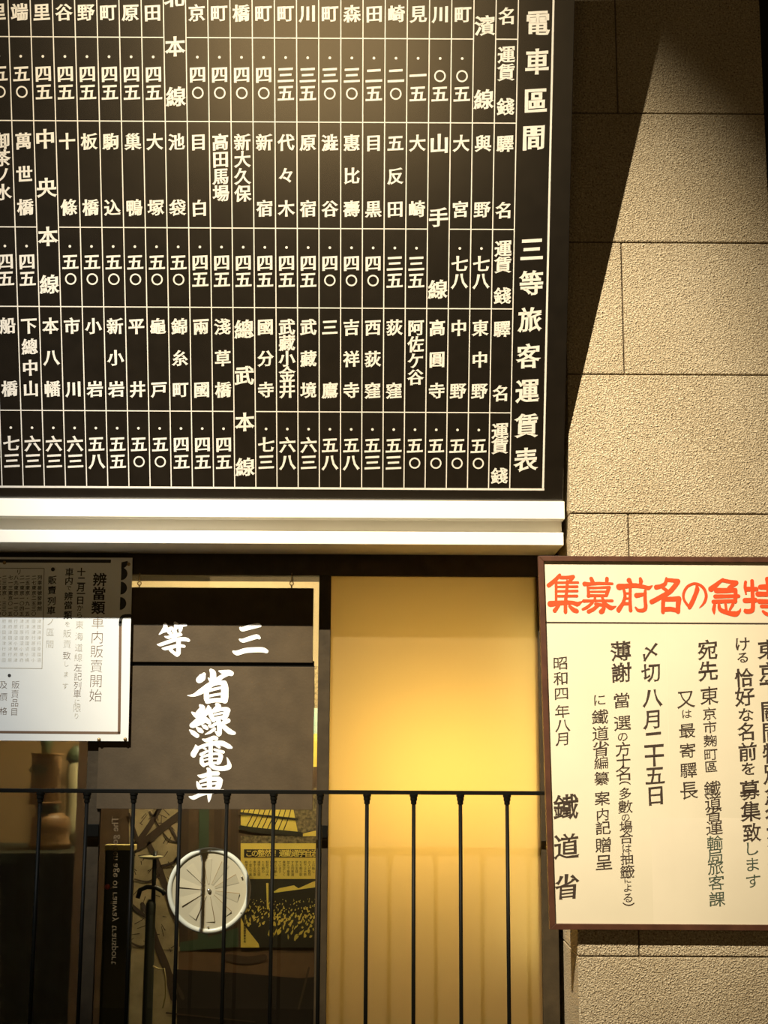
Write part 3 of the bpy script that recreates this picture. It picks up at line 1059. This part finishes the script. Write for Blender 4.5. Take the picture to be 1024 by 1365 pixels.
mb = MB()
wline(mb, -30, 747.6, 148, 748.2, 4.4)
for y in (749.5, 765, 784, 804.5):
    # half discs bulging to the right
    xc = {749.5: 162, 765: 161.6, 784: 161, 804.5: 160}[y]
    p = wp.uv(xc, y)
    n = 14
    R0 = 8.6 * KW
    lo = -90; hi = 90 if y > 750 else 12
    vs = [(p.x, p.y, .0005)] + [(p.x + R0 * .98 * math.cos(math.radians(lo + (hi - lo) * i / n)), p.y + R0 * math.sin(math.radians(lo + (hi - lo) * i / n)), .0005) for i in range(n + 1)]
    mb.add(vs, [tuple(range(n + 2))])
o = [wp.uv(x, y) for x, y in ((173.5, 820.6), (168, 820.8), (163.5, 822), (161, 826), (160.4, 833))]
brush_stroke(mb, [(p.x, p.y, 4.2 * KW) for p in o], .0005)
flat(mb, 'border', M['ink'], nb)
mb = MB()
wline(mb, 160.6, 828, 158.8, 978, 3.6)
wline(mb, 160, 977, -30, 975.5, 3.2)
o = flat(mb, 'border', M['ink_glare'], nb); o['label'] = 'lower part of the border, painted brown as washed out by glare'


def wtext(mb, items, style, sz):
    for it in items:
        ch, x, y = it[:3]
        s = it[3] if len(it) > 3 else sz
        p = wp.uv(x, y)
        put(mb, ch, p.x, p.y, s * KW * .87, .0005, style=style)


mb = MB()
wtext(mb, [('辨', 133, 773), ('當', 132, 791.7), ('類', 131, 810.5)], BOLD, 20)
wtext(mb, [('十', 108.5, 762.6), ('二', 108.5, 774), ('月', 108, 783.5), ('一', 108, 791.5), ('日', 107, 800.5)], BOLD, 12.5)
wtext(mb, [('か', 106.8, 810.5), ('ら', 106, 820)], PLAIN, 10)
wtext(mb, [('車', 92.5, 763), ('内', 92, 774.5), ('辨', 91.5, 795), ('當', 91, 807), ('類', 90.4, 820)], NOTE, 12.5)
wtext(mb, [('で', 92, 784)], PLAIN, 8)
wtext(mb, [('販', 69.8, 773.5), ('賣', 69.2, 787), ('列', 68.8, 801.6), ('車', 68.2, 814)], NOTE, 12.5)
p = wp.uv(70.6, 759); mb.disc(p.x, p.y, 2.7 * KW, .0005)
p = wp.uv(12.5, 900.4); mb.disc(p.x, p.y, 2.2 * KW, .0005)
wtext(mb, [('リ', 25.3, 762.5)], NOTE, 8)
flat(mb, 'notice_lettering', M['ink'], nb)
mb = MB()
cols = [(53, '列車番號發時刻'), (45.5, '二七東京二五三〇'), (37, '二五東京・九一五'), (29.6, '二一東京一〇四五'), (21.7, '八九東京一一三〇'), (14.2, '七一三東京〇一五'), (6, '二三東京・三三〇'), (-1.5, '一五東京・二一〇')]
for x, s in cols:
    for i, ch in enumerate(s):
        wtext(mb, [(ch, x - i * .06, 770 + i * 6.9)], NOTE, 6.8)
wline(mb, -30, 757.2, 59, 757.8, .7)
wline(mb, 59, 757.8, 57.5, 826, .7)
flat(mb, 'timetable_lettering', M['ink'], nb, join=True)
mb = MB()  # below the shadow line, thinner and paler ink stands in for glare
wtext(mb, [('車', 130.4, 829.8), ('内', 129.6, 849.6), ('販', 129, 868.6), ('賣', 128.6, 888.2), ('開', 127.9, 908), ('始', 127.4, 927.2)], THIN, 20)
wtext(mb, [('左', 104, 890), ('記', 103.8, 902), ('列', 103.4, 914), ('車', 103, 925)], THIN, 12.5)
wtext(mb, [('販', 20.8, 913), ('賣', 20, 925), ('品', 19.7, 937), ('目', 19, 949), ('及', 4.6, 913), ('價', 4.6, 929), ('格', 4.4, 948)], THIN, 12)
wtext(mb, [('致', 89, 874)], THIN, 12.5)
flat(mb, 'glare_lettering', M['ink_glare'], nb, label='thin brown characters, washed out by painted glare')
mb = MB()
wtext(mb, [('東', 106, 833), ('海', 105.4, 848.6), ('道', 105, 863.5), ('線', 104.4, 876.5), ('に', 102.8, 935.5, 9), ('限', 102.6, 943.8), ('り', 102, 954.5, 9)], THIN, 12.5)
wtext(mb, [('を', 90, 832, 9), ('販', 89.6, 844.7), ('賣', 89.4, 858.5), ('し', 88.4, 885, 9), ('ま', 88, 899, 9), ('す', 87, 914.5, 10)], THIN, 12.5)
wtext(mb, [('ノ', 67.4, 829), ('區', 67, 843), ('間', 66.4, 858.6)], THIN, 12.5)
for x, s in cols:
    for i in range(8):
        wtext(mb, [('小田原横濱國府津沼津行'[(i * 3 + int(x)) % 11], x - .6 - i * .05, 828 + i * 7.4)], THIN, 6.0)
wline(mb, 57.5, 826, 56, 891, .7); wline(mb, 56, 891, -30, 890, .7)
flat(mb, 'glare_pale_lettering', M['ink_glare_pale'], nb, join=True, label='pale characters, almost washed out by painted glare')
for px, py in ((6, 750), (171.5, 752), (132, 986), (167, 985.5)):
    p = wp.uv(px, py)
    MB().lathe([(.0042, .0), (.0038, .0018), (.002, .0026)], (p.x, p.y, 0), 14).build('rivet', M['brass'], nb, smooth=True)
MB().box(Lx + .1, xr0 - .02, A.y - .012, A.y - .004, -.0225, -.003).build('mounting_batten', M['frame_black'], nb)

# ================================================================== FRAMED POSTER on the right
tilt = -math.radians(.4)
Ppl = Plane((onY(733, 1239, -.025)), tilt)
PO = empty('framed_poster', Ppl.m)
tag(PO, 'framed cream paper poster with red heading and black handwritten columns', 'poster')
pa = Ppl.uv(717.5, 741); pb_ = Ppl.uv(733, 1239)
x_l = (pa.x + pb_.x) / 2
x_r = Ppl.uv(1060, 1000).x + .02
y_t = pa.y; y_b = pb_.y
fw = .0115
KP = abs((Ppl.uv(850, 1000) - Ppl.uv(800, 1000)).x) / 50
xa, xb = pa.x, pb_.x          # the old frame is slightly out of square: its left rail leans


def rail(p, q, r, t):
    z0, z1 = -.016, .003
    m_ = MB(); m_.add([(*c, z) for z in (z0, z1) for c in (p, q, r, t)], [(3, 2, 1, 0), (4, 5, 6, 7), (0, 1, 5, 4), (1, 2, 6, 5), (2, 3, 7, 6), (3, 0, 4, 7)])
    m_.build('frame_rail', M['wood_frame'], PO, bevel=.0010)


rail((xb, y_b), (xb + fw, y_b + fw), (xa + fw, y_t - fw), (xa, y_t))
rail((xb, y_b), (x_r, y_b), (x_r - fw, y_b + fw), (xb + fw, y_b + fw))
rail((x_r, y_b), (x_r, y_t), (x_r - fw, y_t - fw), (x_r - fw, y_b + fw))
rail((xa, y_t), (xa + fw, y_t - fw), (x_r - fw, y_t - fw), (x_r, y_t))
m_ = MB(); q_ = ((xb + .004, y_b + .004), (x_r - .004, y_b + .004), (x_r - .004, y_t - .004), (xa + .004, y_t - .004))
m_.add([(*c, z) for z in (-.014, -.0035) for c in q_], [(3, 2, 1, 0), (4, 5, 6, 7), (0, 1, 5, 4), (1, 2, 6, 5), (2, 3, 7, 6), (3, 0, 4, 7)])
m_.build('paper_sheet', M['paper'], PO)
f0 = Ppl.uv(886, 800).x
g0 = Ppl.uv(868, 1090)
MB().rect(g0.x, x_r - fw, y_b + fw, g0.y, -.0033).build('paper_patch', M['paper_fold'], PO, fix=False)
MB().rect(f0, f0 + .0012, y_b + fw, y_t - fw, -.0031).build('fold_line', M['paper_fold'], PO, fix=False)
ZT = -.0028


def ptext(mb, items, sz, style=BRUSH):
    for it in items:
        ch, x, y = it[:3]
        s = it[3] if len(it) > 3 else sz
        p = Ppl.uv(x, y)
        wide = 1.0 if s > 24 else 1.12
        s *= .93 if s > 24 else .84
        if ch in '（）':
            put(mb, ch, p.x, p.y + (.30 if ch == '（' else -.30) * s * KP, s * KP, ZT, style=PLAIN, rot=-math.pi / 2)
        else:
            put(mb, ch, p.x, p.y, s * KP, ZT, sx=wide, style=style)


def col(s, ys, x0, x1, sz=None):
    n = len(s)
    return [(s[i], x0 + (x1 - x0) * (ys[i] - ys[0]) / max(1, ys[-1] - ys[0]), ys[i]) + ((sz[i],) if sz else ()) for i in range(n)]


SH = dict(wv=.010, wh=.0, flare=.02, shear=.09, wobble=.035)
TH2 = dict(wv=.0, wh=-.006, flare=.014, shear=.10, wobble=.04)
texts = [
    (col('昭和四年八月', (884, 904.5, 924.6, 948.5, 967, 985), 747.5, 751), 21, TH2),
    (col('鐵道省', (1076.5, 1129, 1183), 754.5, 756), 34, SH),
    (col('に鐵道省編纂案内記贈呈', (933, 956, 978, 998.6, 1017, 1038, 1064.5, 1086, 1104, 1127, 1150), 799.5, 805.5, (19, 23, 23, 24, 20, 21, 21, 19, 21, 23, 24)), 22, TH2),
    (col('薄謝', (868, 897), 828, 828.5), 28, SH),
    (col('當選の方十名', (934, 964, 982, 999, 1014, 1031), 829, 832, (24, 24, 16, 22, 20, 23)), 22, TH2),
    (col('（多數の場合は抽籤による）', (1043, 1058, 1075.7, 1089.6, 1102.7, 1117, 1131, 1145, 1162.5, 1173, 1183.7, 1197, 1206), 833, 838, (18, 18, 20, 13, 18, 19, 14, 18, 20, 11, 13, 15, 18)), 18, TH2),
    (col('〆切', (869, 897), 867, 868.5), 27, SH),
    (col('八月二十五日', (930, 959, 986, 1009, 1034, 1060.7), 870, 874.5), 27, SH),
    (col('又は最寄驛長', (932, 951.6, 974, 1001, 1026.7, 1053.7), 915, 919, (26, 15, 23, 23, 23, 25)), 24, TH2),
    (col('宛先', (866.5, 894.8), 944, 944.5), 28, SH),
    (col('東京市麹町區', (927.6, 951.6, 969.6, 987.7, 1005.7, 1022), 946, 948.5, (26, 20, 19, 19, 19, 18)), 22, TH2),
    (col('鐵道省運', (1051.6, 1070, 1085.5, 1104), 950, 953), 23, TH2),
    (col('ける恰好な名前を募集致', (858.5, 876.5, 903.6, 929, 953, 975.6, 1002.7, 1025, 1053.7, 1082, 1110.8), 990, 1003, (22, 18, 26, 27, 22, 25, 26, 21, 27, 27, 25)), 27, SH),
    (col('東京下關間特別急行列車に於', (866, 896, 921, 948, 976, 1004, 1032, 1060, 1088, 1116, 1144, 1170, 1196), 1024, 1040), 28, SH),
]
for items, sz, stl in texts:
    mb = MB(); ptext(mb, items, sz, stl)
    flat(mb, 'handwritten_character', M['poster_ink'], PO)
for items, sz in ((col('輸局旅客課', (1124, 1141, 1157, 1177, 1199), 953.5, 956.5), 22), (col('します', (1131.8, 1152.8, 1175), 1002.5, 1004.5), 22)):
    mb = MB(); ptext(mb, items, sz, TH2)
    flat(mb, 'handwritten_character', M['poster_ink_green'], PO, label='greenish handwritten character')
l0 = Ppl.uv(725, 829.5)
lm = x_r - fw
MB().rect(xa + fw + .001, lm, l0.y - .0015, l0.y + .0015, ZT).build('heading_rule', M['poster_ink'], PO, fix=False)
SHU = [[(220, 62, 36), (150, 140, 48), (68, 205, 50)], [(230, 97, 42), (330, 97, 42), (405, 84, 42)], [(405, 92, 36), (365, 135, 40)],
       [(170, 150, 34), (170, 280, 32), (170, 415, 30)], [(180, 167, 28), (470, 166, 30)], [(180, 225, 26), (460, 222, 32)],
       [(180, 285, 26), (460, 281, 32)], [(170, 352, 28), (455, 350, 35)], [(325, 150, 38), (315, 280, 34), (300, 420, 42), (298, 568, 44)],
       [(92, 458, 72), (250, 444, 56), (380, 440, 46), (460, 460, 56), (500, 440, 32), (535, 422, 10)], [(205, 480, 36), (152, 550, 50)],
       [(355, 490, 36), (410, 540, 56), (452, 556, 52)]]
BO = [[(650, 112, 46), (675, 170, 50)], [(866, 112, 44), (860, 170, 38)], [(560, 185, 56), (650, 185, 38), (760, 178, 38), (938, 182, 30)],
      [(604, 232, 30), (612, 300, 36), (612, 352, 42)], [(610, 237, 32), (740, 237, 28), (900, 230, 34)], [(890, 240, 44), (870, 300, 44), (860, 340, 36)],
      [(620, 291, 24), (860, 291, 26)], [(612, 345, 36), (860, 345, 32)], [(702, 372, 30), (698, 405, 28)], [(800, 370, 32), (820, 410, 30)],
      [(548, 418, 40), (750, 415, 28), (938, 415, 34)], [(670, 438, 30), (600, 500, 38), (535, 532, 30)],
      [(712, 462, 40), (800, 475, 40), (825, 505, 40), (800, 555, 60), (785, 565, 56)], [(740, 480, 38), (680, 530, 44), (615, 563, 48)],
      [(815, 435, 36), (880, 490, 54), (925, 512, 54), (990, 490, 10)]]
ZEN = [[(246, 135, 60), (275, 180, 36)], [(400, 112, 36), (408, 150, 50), (398, 190, 30)],
       [(112, 225, 78), (200, 215, 56), (330, 207, 56), (450, 225, 48), (510, 240, 50), (565, 208, 10)],
       [(172, 250, 34), (190, 350, 38), (160, 450, 42), (105, 535, 58), (104, 558, 36)], [(262, 240, 36), (260, 400, 38), (266, 548, 44)],
       [(180, 314, 26), (260, 314, 26)], [(190, 384, 26), (260, 384, 26)], [(175, 455, 42), (265, 455, 34)], [(350, 342, 62), (460, 325, 36)],
       [(467, 282, 36), (465, 400, 42), (472, 505, 44), (440, 545, 46), (370, 545, 38), (334, 506, 22)]]
MEI = [[(756, 108, 28), (740, 180, 46), (680, 215, 48), (618, 230, 58)], [(760, 130, 46), (850, 138, 46), (915, 148, 56)],
       [(910, 160, 56), (850, 240, 56), (790, 300, 56), (650, 380, 56), (555, 430, 56)], [(690, 222, 38), (770, 285, 44)],
       [(714, 385, 46), (711, 460, 46), (709, 570, 46)], [(720, 392, 58), (840, 392, 56), (925, 387, 64)],
       [(925, 390, 64), (916, 480, 56), (915, 565, 50)], [(720, 535, 56), (820, 530, 56), (918, 552, 50)]]
NO = [[(205, 172, 16), (215, 215, 46), (190, 290, 42), (150, 380, 46), (125, 428, 36)],
      [(122, 420, 28), (65, 340, 26), (60, 260, 26), (110, 180, 26), (200, 152, 26), (285, 200, 30), (318, 290, 30), (295, 370, 26), (240, 432, 6)]]
KYU = [[(510, 102, 26), (440, 160, 42), (372, 215, 56)], [(510, 115, 38), (590, 130, 38), (665, 140, 42)], [(660, 150, 42), (600, 185, 38), (570, 208, 28)],
       [(436, 232, 56), (540, 232, 52), (648, 226, 46)], [(655, 222, 38), (655, 300, 40), (650, 360, 38)], [(422, 300, 42), (560, 297, 36), (690, 295, 36)],
       [(402, 360, 42), (520, 356, 40), (655, 352, 38)], [(415, 396, 30), (405, 450, 38), (410, 500, 12)],
       [(465, 390, 28), (480, 450, 42), (560, 485, 46), (655, 500, 56), (700, 470, 26), (713, 440, 8)], [(540, 385, 26), (548, 450, 28)], [(625, 390, 32), (590, 450, 22)]]
TOK = [[(770, 132, 28), (765, 200, 32), (775, 272, 16)], [(785, 215, 48), (895, 215, 44)], [(845, 122, 38), (850, 260, 38), (855, 420, 42), (835, 465, 46), (775, 470, 46), (766, 455, 26)],
       [(765, 346, 52), (885, 342, 48)], [(940, 192, 48), (1010, 190, 56), (1100, 190, 46)], [(1020, 100, 46), (1030, 200, 40), (1030, 280, 40)],
       [(912, 272, 52), (1110, 275, 46)], [(930, 356, 48), (1110, 360, 42)], [(955, 413, 38), (1080, 415, 38)], [(970, 470, 26), (1010, 500, 38), (1060, 505, 35), (1110, 480, 50), (1112, 330, 45)]]
for st_, x0, s in ((SHU, 725, 10.24), (BO, 725, 10.24), (ZEN, 815, 10.24), (MEI, 815, 10.24), (NO, 905, 8.605), (KYU, 905, 8.605), (TOK, 905, 8.605)):
    trace(PO, Ppl, st_, x0, 760, s, M['red'], 'red_character', z=ZT, fat=1.16)

# ================================================================== IRON BAR GRILLE in front of the windows
RY = .098
zr = onY(360, 1055.5, RY).z
x0r = XL
rl = empty('bar_grille', Matrix.Translation((0, RY, ZB)))
tag(rl, 'black iron rail with slender vertical bars in front of the ticket windows', 'railing')
hh = .0048
MB().box(x0r, RET + .004, -hh, hh, zr - ZB - hh * .9, zr - ZB + hh * .9).build('top_rail', M['iron'], rl, bevel=.0012)
b0 = onY(551.6, 1075, RY).x
b1 = onY(115.6, 1075, RY).x
pitch = (b0 - b1) / 7
rod = None
for i in range(-17, 3):
    x = b0 + pitch * i
    if rod is None:
        rb = MB().lathe([(.0042, 0), (.0042, zr - ZB - .02)], (0, 0, 0), 12).build('bar', M['iron'], rl, smooth=True)
        cb = MB().lathe([(.0046, -.0215), (.0062, -.0205), (.0062, -.0135), (.0076, -.0125), (.0076, -.0055), (.0090, -.0045), (.0090, 0)], (0, 0, zr - ZB - hh * .8), 16).build('collar', M['iron'], rb)
        rod, clr = rb, cb
    else:
        rb = rod.copy(); COL.objects.link(rb); rb.parent = rl
        cb = clr.copy(); COL.objects.link(cb); cb.parent = rb
    rb.location = (x, 0, 0)
MB().box(x0r, RET + .004, -.008, .008, -.012, .004).build('bottom_rail', M['iron'], rl, bevel=.001)

# ================================================================== BLACK FARE BOARD
BT = math.radians(17.5)
bo = onY(512, 665, .03)
bp_ = Plane(bo, BT)
FB = empty('fare_board', bp_.m)
tag(FB, 'large black railway fare board with white vertical lettering and ruled grid, above ledge', 'sign board')
uR = .3950
vT = 1.59
uL = XL + .02
vB = bp_.uv(512, 667.5).y
MB().box(uL, uR, vB, vT, -.028, 0).build('panel', M['board'], FB, bevel=.001)
ZL = .0006
u_hdr = bp_.uv(666.3, 600).x
pt = .9315 / 20


def ucol(i):
    return u_hdr - pt * i


V = [.0233, .191, .4155, .584, .8055, .977, 1.2, 1.423]
u_title = ucol(-.5)
u_edge = bp_.uv(724.3, 640).x
mb = MB()
t1, t2 = .0011, .0028
mb.mark(); mb.rect(uL + .03, u_edge + t2, V[0] - t2, V[0] + t2 * .6, ZL)
mb.mark(); mb.rect(u_edge - t2 * .75, u_edge + t2 * .75, V[0], V[7], ZL)
mb.mark(); mb.rect(uL + .03, u_edge + t2, V[7], V[7] + .004, ZL)
flat(mb, 'outer_rule', M['white_paint'], FB)
NC = 46
mb = MB()
for i in range(-1, NC):
    u = ucol(i + .5)
    if u < uL + .03: break
    mb.mark(); mb.rect(u - t1, u + t1, V[0], V[7], ZL)
flat(mb, 'column_rules', M['white_paint'], FB)
mb = MB()
merged = {1: (12, 24), 3: (3, 21), 5: (1, 15)}
uend = uL + .03
for k_ in range(1, 7):
    gaps = merged.get(k_, ())
    hi = u_title
    for g in sorted(gaps):
        mb.mark(); mb.rect(ucol(g - .5), hi, V[k_] - t1, V[k_] + t1, ZL + .0001)
        hi = ucol(g + .5)
    mb.mark(); mb.rect(uend, hi, V[k_] - t1, V[k_] + t1, ZL + .0001)
flat(mb, 'row_rules', M['white_paint'], FB)

CS = .0335       # character size


def vy(py):
    return bp_.uv(500, py).y


def btext(mb, s, i, vs, size=CS, sx=1.0, style=KAISHO, skip_short=False):
    for ch, v in zip(s, vs):
        if ch == '〇':
            mb.mark(); ring(mb, ucol(i), v, size * .32, size * .095, ZL)
        elif ch == '・':
            mb.mark(); mb.disc(ucol(i), v, size * .085, ZL, 12)
        elif ch != ' ':
            put(mb, ch, ucol(i), v, size, ZL, sx=sx, style=style)


nC = '與野 大宮 山手 大崎 五反田 目黒 惠比壽 澁谷 原宿 代々木 新宿 新大久保 高田馬場 目白 池袋 大塚 巢鴨 駒込 板橋 十條 中央 萬世橋 御茶ノ水'.split()
nE = '東中野 中野 高圓寺 阿佐ケ谷 荻窪 西荻窪 吉祥寺 三鷹 武藏境 武藏小金井 國分寺 總武 淺草橋 兩國 錦糸町 龜戸 平井 新小岩 小岩 市川 本八幡 下總中山 船橋'.split()
fB = '- 〇五 〇五 一五 二〇 二五 三〇 三〇 三五 三五 四〇 四〇 四〇 四〇 - 四五 四五 四五 四五 四五 四五 五〇 五〇'.split()
fD = '七八 七八 - 三五 三五 四〇 四〇 四〇 四五 四五 四五 四五 四五 四五 五〇 五〇 五〇 五〇 五〇 五〇 - 四五 四五'.split()
fF = '五〇 五〇 五〇 五〇 五三 五三 五八 五八 六三 六八 七三 - 四五 四五 四五 五〇 五〇 五五 五八 六三 六三 六三 七三'.split()
aA = '濱 町 川 見 崎 田 森 町 川 町 町 橋 町 京 北 田 原 町 野 谷 里 端 里'.split()


def names(lst, vt, vb, rowname, merged_cols):
    mb = MB()
    for j, s in enumerate(lst):
        i = j + 1
        if i in merged_cols: continue
        n = len(s)
        if n == 2:
            vs = [vt, vb]
        elif n == 3:
            vs = [vt, (vt + vb) / 2, vb]
        elif n == 4:
            st4 = .0355 if s in ('高田馬場', '新大久保', '御茶ノ水', '阿佐ケ谷') else (vt - vb) / 3
            vs = [vt - st4 * q for q in range(4)]
        else:
            vs = [vt - (vt - vb) / (n - 1) * q for q in range(n)]
        sz = CS
        btext(mb, s, i, vs, sz, sx=.98)
    flat(mb, rowname, M['white_paint'], FB)


names(nC, vy(191), vy(279), 'station_lettering', (3, 21))
names(nE, vy(437), vy(521), 'station_lettering', (12,))
for lst, y1, y2, y0 in ((fB, 101, 125, 77.5), (fD, 351.5, 374, 330.5), (fF, 594, 617, 572.5)):
    mb = MB()
    for j, s in enumerate(lst):
        if s == '-': continue
        btext(mb, '・' + s, j + 1, [vy(y0), vy(y1), vy(y2)], CS)
    flat(mb, 'fare_lettering', M['white_paint'], FB)
mb = MB()
for j, ch in enumerate(aA):
    if j in (0, 14): continue
    btext(mb, ch, j + 1, [vy(19)], CS)
flat(mb, 'station_lettering', M['white_paint'], FB)
LS = .0395
mb = MB(); btext(mb, '濱線', 1, [vy(34), vy(132.5)], LS); flat(mb, 'line_lettering', M['white_paint'], FB)
mb = MB(); btext(mb, '北本線', 15, [vy(-2), vy(64), vy(131)], LS); flat(mb, 'line_lettering', M['white_paint'], FB)
mb = MB(); btext(mb, '山手線', 3, [vy(191.5), vy(290), vy(386)], LS); flat(mb, 'line_lettering', M['white_paint'], FB)
mb = MB(); btext(mb, '中央本線', 21, [vy(188), vy(253), vy(318), vy(382)], LS); flat(mb, 'line_lettering', M['white_paint'], FB)
mb = MB(); btext(mb, '總武本線', 12, [vy(440.5), vy(502), vy(564), vy(624)], LS); flat(mb, 'line_lettering', M['white_paint'], FB)
mb = MB(); btext(mb, '線', 24, [vy(604)], LS); flat(mb, 'line_lettering', M['white_paint'], FB)
mb = MB()
btext(mb, '名', 0, [vy(21)], CS)
btext(mb, '運賃錢', 0, [vy(72.5), vy(96), vy(142)], CS * 1.02)
btext(mb, '驛名', 0, [vy(191), vy(280)], CS)
btext(mb, '運賃錢', 0, [vy(331), vy(352.5), vy(394)], CS * 1.02)
btext(mb, '驛名', 0, [vy(438), vy(524)], CS)
btext(mb, '運賃錢', 0, [vy(574), vy(594), vy(634)], CS * 1.02)
flat(mb, 'heading_lettering', M['white_paint'], FB)
mb = MB()
for ch, x, y in (('電', 717, 31.5), ('車', 716, 83), ('區', 714, 135), ('間', 711.5, 184), ('三', 709, 333), ('等', 708.5, 378), ('旅', 706.5, 427), ('客', 704.5, 475.5), ('運', 703, 522), ('賃', 702, 568), ('表', 701, 613.5)):
    p = bp_.uv(x, y)
    put(mb, ch, p.x, p.y, .051, ZL, sx=.93, style=KAISHO)
flat(mb, 'title_lettering', M['white_paint'], FB)
# battens behind the board carry it on the wall
